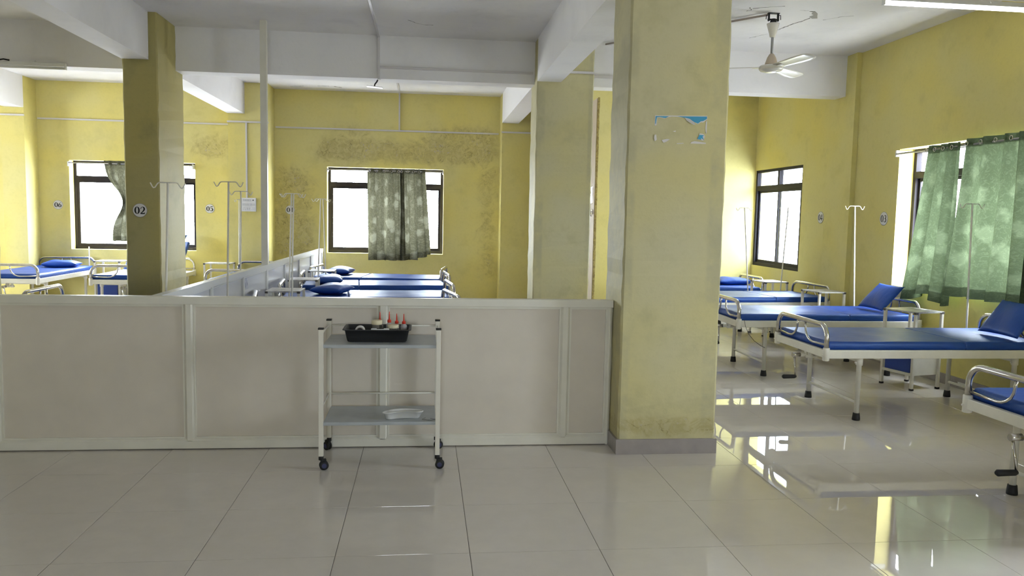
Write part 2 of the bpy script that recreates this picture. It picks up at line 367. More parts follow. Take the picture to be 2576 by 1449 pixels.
wall('wall_right', 0, XR, 1, YB, YF, 0, ZC, H_right, .24, 'wall', 'yellow side wall with the large curtained window')
wall('wall_left', 0, XL, -1, YB, YF, 0, ZC, H_left, .24, 'wall', 'yellow side wall beyond the frame')
wall('wall_back', 1, YB, -1, XL, XR, 0, ZC, H_back_fill, .24, 'wall', 'yellow wall behind the viewpoint')
wall('wall_end', 1, 11.75, 1, 2.06, XR, 0, ZC, [], .15, 'wall', 'short yellow end wall beside the narrow corner window')
ceil = tag(MB().box(XL-.24, XR+.24, YB-.24, YF+.24, ZC, ZC+.15).build('ceiling', 'ceiling'), kind='structure', label='whitewashed ceiling with peeling cracks', cat='ceiling')
def crackline(pts, w):
    b = MB(); z = ZC - .0015; pp = []
    rnd = random.Random(len(pts) + int(pts[0][0]*100))
    for (xa, ya), (xb, yb) in zip(pts[:-1], pts[1:]):
        n = max(3, int(math.hypot(xb-xa, yb-ya)/.03))
        for i in range(n): pp.append((xa+(xb-xa)*i/n + rnd.uniform(-.008,.008), ya+(yb-ya)*i/n + rnd.uniform(-.008,.008)))
    pp.append(pts[-1]); L = []
    for i, (x, y) in enumerate(pp):
        a = pp[max(0,i-1)]; c = pp[min(len(pp)-1,i+1)]; dx, dy = c[0]-a[0], c[1]-a[1]; l = math.hypot(dx,dy) or 1
        ww = w * rnd.uniform(.25, 1.1); L += [(x - dy/l*ww, y + dx/l*ww, z), (x + dy/l*ww, y - dx/l*ww, z)]
    b.add(L, [(2*i, 2*i+1, 2*i+3, 2*i+2) for i in range(len(pp)-1)])
    b.build('crack', 'crack', ceil, fix=False)
for pts, w in (([[2.96,7.239],[3.006,7.331],[2.98,7.38]],.006), ([[3.001,7.274],[3.09,7.215],[3.172,7.185],[3.247,7.143]],.007), ([[3.67,7.489],[3.653,7.619],[3.613,7.79],[3.6,7.895],[3.57,8.058]],.010),
    ([[3.824,7.554],[3.896,7.461],[3.938,7.391],[4.031,7.358]],.006), ([[3.551,8.208],[3.508,8.31],[3.444,8.418]],.006), ([[3.439,7.263],[3.528,7.246]],.004),
    ([[-.184,8.332],[-.117,8.437],[-.036,8.507],[.066,8.504]],.006), ([[-2.12,12.99],[-1.9,12.9]],.010), ([[-1.673,12.845],[-1.5,12.83]],.012), ([[-1.428,12.826],[-1.316,12.916]],.016)): crackline(pts, w)
MB().prism([(x, y, ZC-.002) for x, y in [[3.544,7.272],[3.593,7.262],[3.66,7.34],[3.70,7.423],[3.743,7.506],[3.695,7.52],[3.64,7.46],[3.655,7.40],[3.61,7.36],[3.60,7.31]]], (0,0,.0015)).build('peeled_patch', 'bare', ceil)

# beams and columns (the frame of the building)
def struct(name, b, m, label, cat): return tag(b.build(name, m), kind='structure', label=label, cat=cat)
struct('beam', MB().box(XL, XR, 9.10, 9.35, ZB, ZC), 'beam', 'white cross beam spanning the ward behind the fan', 'beam')
struct('beam', MB().box(XL, XR, 4.66, 4.93, ZB, ZC), 'beam', 'white cross beam overhead in line with the low partition', 'beam')
for k, (xa, xb, lab) in enumerate(((1.22, 1.485, 'white lengthwise beam meeting the tall foreground column'), (-3.03, -2.77, 'white lengthwise beam meeting the column numbered 02'), (-6.30, -6.03, 'white lengthwise beam at the outer edge of the ward'))):
    struct('beam', MB().box(xa, xb, YB, 4.66, ZB, ZC), 'beam', lab.replace('meeting', 'overhead, before reaching', 1), 'beam')
    struct('beam', MB().box(xa, xb, 5.41 if k < 2 else 4.93, (8.87, 8.49, 8.49)[k], ZB, ZC), 'beam', lab, 'beam')
    struct('beam', MB().box(xa, xb, 9.37, (12.9, 12.78, 12.9)[k], ZB, ZC), 'beam', lab.replace('beam', 'beam end running on to the far wall,', 1), 'beam')
def rough_box(x0, x1, y0, y1, z0, z1, amp=.004, nz=36):
    """a hand-plastered pier: slightly wavy arrises"""
    b = MB(); rnd = random.Random(int(x0*100)+int(y0*10)); ring = []
    offs = [[rnd.uniform(-amp, amp) for _ in range(8)] for _ in range(nz+1)]
    for k in range(nz+1):
        z = z0 + (z1-z0)*k/nz; o = offs[k]; c = .012
        ring += [(x0+o[0], y0+c, z), (x0+c, y0+o[1], z), (x1-c, y0+o[2], z), (x1+o[3], y0+c, z), (x1+o[4], y1-c, z), (x1-c, y1+o[5], z), (x0+c, y1+o[6], z), (x0+o[7], y1-c, z)]
    fs = []
    for k in range(nz):
        for i in range(8): j = (i+1) % 8; fs.append((k*8+i, k*8+j, (k+1)*8+j, (k+1)*8+i))
    b.add(ring, fs); b.add(ring[:8], [tuple(range(8))[::-1]]); b.add(ring[-8:], [tuple(range(8))]); return b
colm = struct('column', rough_box(1.256, 1.905, 4.94, 5.40, 0, ZC), 'column', 'tall yellow column in the foreground with torn blue poster', 'column')
struct('column', rough_box(1.22, 1.86, 8.88, 9.36, 0, ZC), 'column', 'yellow column behind the low partition, beside the beige board', 'column')
struct('column', rough_box(-3.03, -2.69, 8.50, 9.36, 0, ZC), 'column_shaded', 'yellow column with shade painted in, carrying the number 02 disc', 'column')
struct('column', rough_box(-3.05, -2.69, 4.94, 5.40, 0, ZC), 'column', 'yellow column at the far end of the low partition', 'column')
struct('column', rough_box(-6.32, -6.02, 8.50, 9.36, 0, ZC), 'column', 'yellow column in the outer bay beyond the frame', 'column')
struct('column', MB().box(-3.02, -2.42, 12.78, YF, 0, ZC), 'wall', 'yellow pier on the far wall carrying the switchboard', 'column')
struct('column', MB().box(1.22, 1.87, 12.9, YF, 0, ZC), 'far', 'yellow pier on the far wall beneath the beam, behind the column', 'column')
struct('column', MB().box(-6.36, -6.03, 12.9, YF, 0, ZC), 'wall', 'yellow pier on the far wall near the number 06 disc', 'column')
struct('column', MB().box(4.94, XR, 8.88, 9.46, 0, ZC), 'wall', 'shallow yellow pier between the two side windows', 'column')
def skirt(name, x0, x1, y0, y1, h=.105, lab=''): return tag(MB().box(x0, x1, y0, y1, 0, h, ch=.002).build(name, 'skirting'), kind='structure', label=lab, cat='baseboard')
skirt('baseboard_column', 1.242, 1.918, 4.925, 5.41, .098, 'grey tile plinth round the foot of the foreground column')
skirt('baseboard_right', XR-.012, XR, YB, 8.88, .10, 'grey tile skirting along the curtained side wall')
skirt('baseboard_pier', 4.928, XR, 8.868, 9.47, .10, 'grey tile skirting round the shallow side pier')
skirt('baseboard_corner', XR-.012, XR, 9.46, 11.74, .10, 'grey tile skirting under the narrow corner window')
skirt('baseboard_end', 2.07, XR-.012, 11.738, 11.75, .10, 'grey tile skirting along the short end wall')
skirt('baseboard_far', -6.03, 1.22, YF-.012, YF, .10, 'grey tile skirting along the far wall')
# tall beige board dividing the two wards behind the second column
bo = empty('wall_divider', (2.045, 9.42, 0)); tag(bo, 'tall beige board wall with raw brown edge behind the column', 'wall', kind='structure')
MB().box(-.03, .0, 0, 2.32, 0, 2.94).build('board', 'board', bo)
eb = MB(); rnd = random.Random(3); zz = 0
while zz < 2.93:
    h = rnd.uniform(.03, .09); eb.box(-.022+rnd.uniform(-.004,.004), .002+rnd.uniform(-.003,.003), -.004-rnd.uniform(0,.004), .0, zz, min(2.95, zz+h)); zz += h
eb.build('raw_edge', 'board_edge', bo)
fo = MB(); rnd = random.Random(5); N = 8
vs = [(-.031 - rnd.uniform(.001, .006), .08 + .16*i/N, 1.70 + .20*k/N + rnd.uniform(-.012,.012)*(k in (0,N))) for k in range(N+1) for i in range(N+1)]
fo.add(vs, [(k*(N+1)+i, k*(N+1)+i+1, (k+1)*(N+1)+i+1, (k+1)*(N+1)+i) for k in range(N) for i in range(N)]); fo.build('foil_patch', 'foil', bo, fix=False)
MB().box(-.042, -.03, .05, .12, 1.57, 1.63, ch=.003).tube([(-.04,.06,1.6),(-.06,.06,1.6),(-.06,.06,1.56),(-.045,.06,1.545)], .006, 6).build('latch', 'chrome', bo)

# ------------------------------------------------------------------ windows
def window(name, ax, pos, out, a0, a1, z0, z1, depth, label, mull=False, gl='glass'):
    """frame set depth behind the plaster face; parts: frame, transom, mullion, sashes, panes"""
    e = empty(name, (0,0,0)); tag(e, label, 'window', kind='structure')
    d0 = pos + out*depth; d1 = pos + out*(depth+.06)
    def bx(b, a, a2, za, zb, p=0.0, q=0.0):
        lo, hi = d0 + out*p, d1 - out*q
        return b.box(lo, hi, a, a2, za, zb) if ax == 0 else b.box(a, a2, lo, hi, za, zb)
    w = .045; zt = z1 - .27; am = (a0+a1)/2
    b = MB(); bx(b, a0, a0+w, z0, z1); bx(b, a1-w, a1, z0, z1); bx(b, a0+w, a1-w, z0, z0+.05); bx(b, a0+w, a1-w, z1-.04, z1); b.build('frame', 'frame', e)
    bx(MB(), a0+w, a1-w, zt-.035, zt+.035).build('transom', 'frame', e)
    if mull:
        bx(MB(), am-.028, am+.028, zt+.035, z1-.04).build('mullion', 'frame', e)
    for s, (sa, sb, p) in enumerate(((a0+w, am+.02, .008), (am-.02, a1-w, .034))):
        f = MB(); sw = .036
        for (xa, xb, za, zb) in ((sa, sa+sw, z0+.05, zt-.035), (sb-sw, sb, z0+.05, zt-.035), (sa+sw, sb-sw, z0+.05, z0+.09), (sa+sw, sb-sw, zt-.07, zt-.035)):
            bx(f, xa, xb, za, zb, p, .06-p-.018)
        so = f.build('sash', 'frame', e)
        bx(MB(), sa+sw, sb-sw, z0+.09, zt-.07, p+.007, .06-p-.011).build('pane', gl, so)
    if mull:
        bx(MB(), a0+w, am-.028, zt+.035, z1-.04, .028, .028).build('pane', gl, e); bx(MB(), am+.028, a1-w, zt+.035, z1-.04, .028, .028).build('pane', gl, e)
    else: bx(MB(), a0+w, a1-w, zt+.035, z1-.04, .028, .028).build('pane', gl, e)
    # light portal in the opening: emits nothing, only guides the sky sampling
    L = D.lights.new('sky_portal', 'AREA'); L.shape = 'RECTANGLE'; L.size = (a1-a0) + .02; L.size_y = (z1-z0) + .02
    try: L.cycles.is_portal = True
    except Exception: pass
    po = D.objects.new('sky_portal', L); COL.objects.link(po); dp = pos + out*.27
    po.location = (dp, am, (z0+z1)/2) if ax == 0 else (am, dp, (z0+z1)/2)
    zdir = Vector((out,0,0)) if ax == 0 else Vector((0,out,0)); ydir = Vector((0,0,1)); xdir = ydir.cross(zdir)
    po.matrix_world = Matrix.Translation(po.location) @ Matrix((xdir, ydir, zdir)).transposed().to_4x4()
    po.parent = e
window('window_1', 1, YF, 1, *H_far[0], .16, 'far window beside the number 06 disc with tied curtain')
window('window_2', 1, YF, 1, *H_far[1], .16, 'far window with the drawn pair of olive curtains')
window('window_3', 0, XR, 1, *H_right[0], .17, 'large side window behind the two green curtains')
window('window_4', 0, XR, 1, *H_right[1], .015, 'narrow bare corner window with four panes', mull=True, gl='glass_dimmed')
window('window_5', 0, XR, 1, *H_right[2], .17, 'added side window out of view, sized for fill light')
for k, h in enumerate(H_left): window('window_%d' % (7+k), 0, XL, -1, *h, .17, 'added outer bay window out of view, sized for its light')
for k, h in enumerate(H_back_fill): window('window_%d' % (10+k), 1, YB, -1, *h, .17, 'narrow rear window added behind the viewpoint for fill light')

# ------------------------------------------------------------------ low partitions
PY0, PY1 = 5.150, 5.205
pf = empty('low_partition', (0, 5.18, 0)); tag(pf, 'waist-high beige panelled partition behind the trolley', 'partition')
def lp(b): 
    b.v = [(x, y-5.18, z) for x, y, z in b.v]; return b
def chamfer_bar(x0, x1, y_face, y_back, z0, z1, ch=.014, vertical=True):
    """trapezoid section: chamfered towards the viewer"""
    b = MB()
    if vertical: poly = [(x0, y_back, z0), (x0, y_face+ch, z0), (x0+ch, y_face, z0), (x1-ch, y_face, z0), (x1, y_face+ch, z0), (x1, y_back, z0)]; return b.prism(poly, (0,0,z1-z0))
    poly = [(x0, y_back, z0), (x0, y_face, z0), (x0, y_face, z1-ch), (x0, y_face+ch, z1), (x0, y_back, z1)]; return b.prism(poly, (x1-x0,0,0))
stiles = [(-2.655, -2.60), (-1.502, -1.444), (-.293, -.229), (.902, .963), (1.215, 1.250)]
ztop = .982
lp(MB().box(-2.69, 1.252, PY0-.006, PY1+.004, .932, ztop, ch=.004)).build('top_rail', 'rail', pf)
lp(chamfer_bar(-2.69, 1.228, PY0-.004, PY1, 0.008, .072, vertical=False)).build('bottom_rail', 'rail', pf)
for a, b2 in stiles: lp(chamfer_bar(a, b2, PY0-.004, PY1, .055 if b2 < 1.2 else .008, .935)).build('stile', 'rail', pf)
edges = [-2.69] + [s for st in stiles for s in st]
for (a, b2) in ((-2.60, -1.502), (-1.444, -.293), (-.229, .902), (.963, 1.215)):
    lp(MB().box(a-.004, b2+.004, PY0+.018, PY1-.018, .06, .94)).build('panel', 'panel', pf)
    bd = MB(); y0, y1 = PY0+.006, PY0+.02; t = .010
    bd.box(a, b2, y0, y1, .928-t, .932); bd.box(a, b2, y0, y1, .072, .072+t); bd.box(a, a+t, y0, y1, .072+t, .928-t); bd.box(b2-t, b2, y0, y1, .072+t, .928-t)
    lp(bd).build('glazing_bead', 'rail', pf)
lp(MB().box(1.228, 1.2435, PY0+.01, PY1, 0, .10)).build('end_filler', 'rail', pf)

PX0, PX1 = -1.705, -1.655
ps = empty('low_partition', (-1.68, 5.2, 0)); tag(ps, 'white panelled partition running from the front one to the far wall', 'partition')
def zt(y): return .982 - (y-5.2)*(.042/8.1)
def lq(b): b.v = [(x+1.68, y-5.2, z) for x, y, z in b.v]; return b
def ybar(x0, x1, y0, y1, dz0, dz1):
    """bar along Y whose top follows the partition's slightly falling line"""
    b = MB(); b.add([(x0,y0,zt(y0)+dz0),(x1,y0,zt(y0)+dz0),(x1,y1,zt(y1)+dz0),(x0,y1,zt(y1)+dz0),(x0,y0,zt(y0)+dz1),(x1,y0,zt(y0)+dz1),(x1,y1,zt(y1)+dz1),(x0,y1,zt(y1)+dz1)],
        [(3,2,1,0),(4,5,6,7),(0,1,5,4),(1,2,6,5),(2,3,7,6),(3,0,4,7)]); return b
YS0, YS1 = 5.206, YF
lq(ybar(PX0-.005, PX1+.005, YS0, YS1, -.052, 0)).build('top_rail', 'rail2', ps)
lq(MB().box(PX0, PX1, YS0, YS1, .005, .07)).build('bottom_rail', 'rail2', ps)
nst = 7; ys = [YS0 + .03 + (YS1-.06-YS0)*i/nst for i in range(nst+1)]
ys = [5.24, 6.45, 7.55, 8.66, 9.75, 10.85, 11.95, 12.85, 13.265]
for y in ys: lq(MB().box(PX0, PX1, y-.03, y+.03, .05, zt(y)-.045, ch=.004)).build('stile', 'rail2', ps)
for ya, yb in zip(ys[:-1], ys[1:]):
    lq(MB().box(PX0+.016, PX1-.016, ya+.026, yb-.026, .06, zt(yb)-.045)).build('panel', 'panel2', ps)
    bd = MB(); t = .009
    bd.box(PX1-.016, PX1-.004, ya+.03, ya+.03+t, .07, zt(yb)-.052); bd.box(PX1-.016, PX1-.004, yb-.03-t, yb-.03, .07, zt(yb)-.052); bd.box(PX1-.016, PX1-.004, ya+.03, yb-.03, zt(yb)-.064, zt(yb)-.052)
    lq(bd).build('glazing_bead', 'rail2', ps)
tag(MB().prism([(-.033,-.03,0),(.033,-.03,0),(.033,.03,0),(-.033,.03,0)], (0,0,ZC-zt(8.66))).build('upright_post', 'rail', loc=(-1.68, 8.66, zt(8.66))), 'slim white post rising from the side partition to the ceiling', 'post')
pch = tag(MB().box(-.002, .004, -.06, .06, -.07, .07, ch=.0015).build('document_pouch', mat('clear_pouch', (0.8,0.8,0.84), .15, var=.5, vscale=25, vcol=(0.35,0.37,0.46)), loc=(-1.669, 7.68, .86)), 'small clear plastic pouch stuck on the white side partition', 'pouch')

# ------------------------------------------------------------------ hospital beds
BL, BW, ZF0, ZF1 = 1.92, .88, .490, .555
def tpl_bed():
    t = {}
    t['side_rail'] = fixed(MB().box(.03, BL-.03, -.016, .016, ZF0, ZF1, ch=.005).mesh('side_rail', 'cream'))
    t['end_rail'] = fixed(MB().box(-.016, .016, -BW/2+.03, BW/2-.03, ZF0+.002, ZF1-.002, ch=.005).mesh('end_rail', 'cream'))
    t['corner_socket'] = fixed(MB().lathe([(.020,.470),(.026,.474),(.026,.566),(.022,.572)], 14).tube([(0,0,.515),(.034,0,.515)], .006, 6).mesh('corner_socket', 'cream'))
    t['deck'] = fixed(MB().box(.03, BL-.03, -BW/2+.02, BW/2-.02, ZF1-.018, ZF1-.008).mesh('deck', 'cream'))
    t['leg'] = fixed(MB().lathe([(.019,.03),(.019,.43),(.026,.432),(.027,.495)], 16).tube([(.02,0,.452),(.036,0,.452)], .007, 8).mesh('leg', 'cream'))
    t['rubber_foot'] = fixed(MB().lathe([(.030,0),(.030,.012),(.025,.055),(.020,.056)], 16).mesh('rubber_foot', 'rubber'))
    t['leg_brace'] = fixed(MB().tube([(0,-.39,.135),(0,.39,.135)], .011, 10).mesh('leg_brace', 'cream'))
    yo = BW/2 - .02; zt_ = .742; r = .105
    path = [(0,-yo,.55)] + [(0, -y, z) for y, z in arc(yo-r, zt_-r, r, 0, PI/2)] + [(0, -y, z) for y, z in arc(-(yo-r), zt_-r, r, PI/2, PI)] + [(0,yo,.55)]
    t['headboard'] = fixed(MB().tube(path, .0185, 14).mesh('headboard', 'chrome'))
    for nm, sg in (('l', 1), ('r', -1)):
        pts = [(0, sg*(yo-.012), .592), (0, sg*.20, .585)] + [(0, sg*(.20 - .13*math.sin(a)), .585 + .13*(1-math.cos(a))*.78) for a in (PI/10, PI/5, .3*PI, .4*PI, PI/2)] + [(0, sg*.062, .735)]
        t['spindle_'+nm] = fixed(MB().tube(pts, .0085, 8).mesh('spindle', 'chrome'))
    t['crank'] = fixed(MB().tube([(-.15,0,.455),(.10,0,.455)], .016, 12).box(-.03, -.005, -.02, .02, .44, .495).tube([(.085,0,.455),(.085,.03,.30)], .0075, 8).box(-.02,0,.055,.075,.44,.495).tube([(-.05,.065,.452),(.02,.065,.452)], .012, 10).mesh('crank', ['cream']))
    t['crank_arm'] = fixed(MB().tube([(.04,0,.455),(.105,0,.455)], .019, 12).tube([(.09,0,.455),(.09,.045,.285)], .0075, 8).mesh('crank_arm', 'chrome'))
    t['crank_handle'] = fixed(MB().tube([(.085,.045,.285),(.10,.045,.284),(.19,.040,.282),(.20,.04,.281)], [.010,.016,.018,.010], 12).mesh('crank_handle', 'rubber'))
    t['cross_member'] = fixed(MB().box(-.014, .014, -BW/2+.03, BW/2-.03, .455, .489).mesh('cross_member', 'cream'))
    return t
def cushion(lx, ly, lz, name, seed=0, wr=.004):
    """mattress slab with soft rounded edges and shallow creases; origin at the bottom centre"""
    rnd = random.Random(seed); nx, ny = 26, 14; b = MB(); r = .018
    ph = [rnd.uniform(0, 6.28) for _ in range(6)]
    def prof(t, L):  # -1..1 to position with clustering at the edges
        return t * L / 2
    us = [-1, -1+.008*2/lx, -1+.03/lx] + [-.94+1.88*i/(nx-1) for i in range(nx)] + [1-.03/lx, 1-.008*2/lx, 1]
    vs_ = [-1, -1+.008*2/ly, -1+.03/ly] + [-.92+1.84*i/(ny-1) for i in range(ny)] + [1-.03/ly, 1-.008*2/ly, 1]
    top = []; nU, nV = len(us), len(vs_)
    for v in vs_:
        for u in us:
            x, y = u*lx/2, v*ly/2; dx = min(lx/2-abs(x), r); dy = min(ly/2-abs(y), r)
            e = math.sqrt(max(0, 1-((r-dx)/r)**2)) if dx < r else 1; e2 = math.sqrt(max(0, 1-((r-dy)/r)**2)) if dy < r else 1
            z = lz - r*(1-min(e, e2)); inn = min(1, (lx/2-abs(x))/.06, (ly/2-abs(y))/.06)
            z += wr*inn*(math.sin(9*x+7*y+ph[0])*.5 + math.sin(-6*x+15*y+ph[1])*.4 + math.sin(21*x+3*y+ph[2])*.3)
            top.append((x, y, z))
    b.add(top, [(j*nU+i, j*nU+i+1, (j+1)*nU+i+1, (j+1)*nU+i) for j in range(nV-1) for i in range(nU-1)], True)
    per = [top[i] for i in range(nU)] + [top[j*nU+nU-1] for j in range(1, nV)] + [top[(nV-1)*nU+i] for i in range(nU-2, -1, -1)] + [top[j*nU] for j in range(nV-2, 0, -1)]
    n = len(per); bulge = [(p[0]*(1+.006/lx), p[1]*(1+.008/ly), p[2]*.5) for p in per]; bot = [(p[0]*(1-.01/lx), p[1]*(1-.01/ly), 0) for p in per]
    b.add(per + bulge, [(i, (i+1) % n, n+(i+1) % n, n+i) for i in range(n)], True); b.add(bulge + bot, [(i, (i+1) % n, n+(i+1) % n, n+i) for i in range(n)], True)
    b.add(bot, [tuple(range(n))]); return fixed(b.mesh(name, 'vinyl'))
TB = tpl_bed()
MATT = [(cushion(1.13, .82, .068, 'mattress_foot_half', s), cushion(.70, .82, .068, 'mattress_head_half', s+10)) for s in (1, 2, 3)]
GB = 'white hospital beds with blue mattresses'
def bed(hx, hy, rz, label, raised=0.0, variant=0, crank=True):
    e = empty('hospital_bed', (hx, hy, 0), rz); tag(e, label, 'bed', GB)
    for y in (-BW/2+.016, BW/2-.016): link('side_rail', TB['side_rail'], e, (0, y, 0))
    for x in (.02, BL-.02): link('end_rail', TB['end_rail'], e, (x, 0, 0))
    for x, a in ((.02, PI), (BL-.02, 0)):
        for y in (-BW/2+.02, BW/2-.02): link('corner_socket', TB['corner_socket'], e, (x, y, 0), (0, 0, a))
    link('deck', TB['deck'], e)
    for x in (.31, 1.61):
        link('leg_brace', TB['leg_brace'], e, (x, 0, 0)); link('cross_member', TB['cross_member'], e, (x, 0, 0))
        for y in (-.39, .39):
            l = link('leg', TB['leg'], e, (x, y, 0), (0, 0, 0)); link('rubber_foot', TB['rubber_foot'], l)
    for nm, x in (('headboard', .02), ('footboard', BL-.02)):
        h = link(nm, TB['headboard'], e, (x, 0, 0)); link('spindle', TB['spindle_l'], h); link('spindle', TB['spindle_r'], h)
    mf, mh = MATT[variant % 3]
    link('mattress_foot_half', mf, e, (.05+.70+.565, 0, ZF1-.006))
    if raised:
        ca, sa = math.cos(raised), math.sin(raised)
        link('mattress_head_half', mh, e, (.745-.35*ca, 0, ZF1-.004+.35*sa), (0, raised, 0))
        MB().box(-.35,.35,-.39,.39,-.02,-.006).build('backrest_plate', 'cream', e, (.745-.35*ca, 0, ZF1-.004+.35*sa), (0, raised, 0))
    else: link('mattress_head_half', mh, e, (.05+.35-.001, 0, ZF1-.006))
    if crank:
        link('crank_shaft', TB['crank'], e, (BL-.06, .0, -.01)); ca_ = link('crank', TB['crank_arm'], e, (BL-.06, 0, -.01)); link('crank_handle', TB['crank_handle'], ca_)
    return e
def bed_hf(h, f, label, **k):
    rz = math.atan2(f[1]-h[1], f[0]-h[0]); return bed(h[0], h[1], rz, label, **k)
# right-hand ward
bed(4.96, 3.69, PI, 'blue hospital bed cut off by the picture edge, nearest the viewer', variant=0)
bed(4.96, 6.13, PI, 'blue hospital bed under the green curtains with a propped pillow, second nearest', variant=1)
bed(4.96, 7.84, PI, 'blue hospital bed beside the wall disc 03, propped pillow at its head', variant=2)
bed_hf((4.93, 9.63), (3.03, 9.42), 'creased blue hospital bed without pillow between two bedside lockers', variant=1)
bed(4.66, 10.89, PI, 'brighter blue hospital bed farthest back under the narrow corner window', variant=0)
# middle ward, heads against the white side partition
bed_hf((-1.6, 6.22), (.32, 6.24), 'blue hospital bed hidden low behind the front partition, inner ward', variant=2)
bed_hf((-1.6, 7.64), (.33, 7.99), 'blue hospital bed showing only steel end rails above the front partition', variant=1)
bed_hf((-1.6, 9.04), (.33, 9.24), 'blue hospital bed in the inner ward closest to the front partition with a visible pillow', variant=0)
bed_hf((-1.6, 10.53), (.33, 10.69), 'middle one of the three visible blue beds under the olive curtains', variant=2)
bed_hf((-1.6, 11.94), (.33, 11.70), 'farthest of the three visible blue beds under the olive curtains', variant=1)
# left ward
bed(-5.62, 13.26, -PI/2, 'window-lit blue hospital bed below the wall disc 06', variant=0)
bed(-4.10, 13.26, -PI/2, 'blue hospital bed with raised backrest behind the column numbered 02', raised=math.radians(38), variant=1)
bed(-2.45, 12.72, -PI/2, 'hospital bed beneath the switchboard, mostly hidden by the white side partition', variant=2)
bed_hf((-1.75, 8.09), (-3.66, 8.07), 'hospital bed showing only a tilted steel end rail by the window-lit bed', variant=0)
bed_hf((-1.75, 6.31), (-3.66, 6.30), 'blue hospital bed hidden behind the front partition, outer ward', variant=1)

# ------------------------------------------------------------------ pillows
def pillow_mesh(lx, ly, lz, name, seed):
    n = 22; b = MB(); rnd = random.Random(seed); ph = [rnd.uniform(0, 6) for _ in range(4)]
    for sg in (1, -1):
        vs = []
        for j in range(n+1):
            for i in range(n+1):
                u, v = -1+2*i/n, -1+2*j/n
                px = u*lx/2*(1-.10*(1-v*v)*abs(u)**3*0 - .07*(1-abs(v)**2.0)*0) ; 
                pin = 1 - .06*(1-v*v); pin2 = 1 - .06*(1-u*u)
                x, y = u*lx/2*(pin if abs(u) > .0 else 1), v*ly/2*pin2
                h = max(0, (1-abs(u)**3.2))**.55 * max(0, (1-abs(v)**3.2))**.55
                z = sg*lz/2*h + (.006*math.sin(14*x+9*y+ph[0]) + .004*math.sin(23*y-12*x+ph[1]))*h*(1 if sg > 0 else .3)
                vs.append((x, y, z))
        b.add(vs, [(j*(n+1)+i, j*(n+1)+i+1, (j+1)*(n+1)+i+1, (j+1)*(n+1)+i) for j in range(n) for i in range(n)], True)
    return fixed(b.mesh(name, 'vinyl'))
PM = [pillow_mesh(.36, .50, .115, 'pillow', s) for s in (1, 2)]; PM2 = pillow_mesh(.34, .46, .085, 'pillow', 3)
GP = 'blue vinyl pillows on the beds'; ZM = ZF1 + .062
def pillow(x, y, z, rz, tilt, label, me=None):
    o = link('pillow', me or PM[0], None, (x, y, z)); o.rotation_euler = (0, tilt, rz); return tag(o, label, 'pillow', GP)
pillow(4.74, 7.79, ZM+.150, 0, -math.radians(47), 'blue pillow propped up beside the wall disc 03', PM2)
pillow(4.77, 5.98, ZM+.155, 0, -math.radians(52), 'blue pillow propped up at the picture edge under the green curtains', PM2)
pillow(4.40, 10.98, ZM+.045, PI/2, 0, 'blue pillow lying flat on the farthest bed by the corner window', PM[1])
pillow(-1.03, 9.08, ZM+.055, math.radians(-14), 0, 'blue pillow on the inner ward bed closest to the front partition')
pillow(-1.22, 10.40, ZM+.055, math.radians(6), 0, 'blue pillow on the middle bed under the olive curtains', PM[1])
pillow(-1.24, 11.98, ZM+.055, math.radians(-6), 0, 'blue pillow on the farthest bed under the olive curtains')
pillow(-5.50, 12.78, ZM+.05, PI/2+.12, 0, 'window-lit blue pillow on the bed below the wall disc 06', PM[1])
pillow(-4.00, 13.02, ZM+.40, -PI/2, math.radians(38), 'blue pillow on top of the raised backrest behind the column')

# ------------------------------------------------------------------ bedside lockers
def tpl_locker():
    t = {}; w, d = .36, .32
    t['top'] = fixed(MB().box(-d/2-.01, d/2+.01, -w/2-.01, w/2+.01, .714, .728, ch=.002).mesh('top', 'locker_top'))
    t['corner_cap'] = fixed(MB().box(-.014, .014, -.014, .014, .704, .7245).mesh('corner_cap', mat('worn_corner', (0.10,0.09,0.08), .6)))
    t['leg'] = fixed(MB().box(-.0125, .0125, -.0125, .0125, .015, .713, ch=.002).mesh('leg', 'cream'))
    t['foot'] = fixed(MB().box(-.015, .015, -.015, .015, 0, .018, ch=.002).mesh('foot', 'rubber'))
    c = MB(); c.box(-d/2+.02, d/2-.012, -w/2+.012, w/2-.012, .135, .455); t['cabinet'] = fixed(c.mesh('cabinet', 'cream'))
    t['rail'] = fixed(MB().box(-d/2-.008, -d/2+.012, -w/2+.01, w/2-.01, -.012, .012).mesh('rail', 'cream'))
    t['door'] = fixed(MB().box(-d/2+.0, -d/2+.02, -w/2+.035, w/2-.035, .160, .440, ch=.002).mesh('door', 'door_blue'))
    t['knob'] = fixed(MB().tube([(-d/2,.09,.40),(-d/2-.012,.09,.40),(-d/2-.014,.09,.40),(-d/2-.024,.09,.40)], [.006,.006,.014,.011], 12).mesh('knob', 'white'))
    return t
TL = tpl_locker(); GL = 'bedside lockers with blue doors'
def locker(x, y, rz, label):
    e = empty('bedside_locker', (x, y, 0), rz); tag(e, label, 'locker', GL); w, d = .36, .32
    tp = link('top', TL['top'], e)
    for sx in (-1, 1):
        for sy in (-1, 1):
            link('corner_cap', TL['corner_cap'], tp, (sx*(d/2-.002), sy*(w/2-.002), 0))
            l = link('leg', TL['leg'], e, (sx*(d/2-.002), sy*(w/2-.004), 0)); link('foot', TL['foot'], l)
    link('cabinet', TL['cabinet'], e); link('rail', TL['rail'], e, (0,0,.147)); link('rail', TL['rail'], e, (0,0,.452))
    dd = link('door', TL['door'], e); link('knob', TL['knob'], dd); return e
locker(4.57, 6.96, math.radians(14), 'white bedside locker with burnt top between the two beds with propped pillows')
locker(4.67, 8.86, math.radians(5), 'white bedside locker in front of the shallow side pier')
locker(4.63, 10.25, math.radians(6), 'white bedside locker below the narrow corner window')
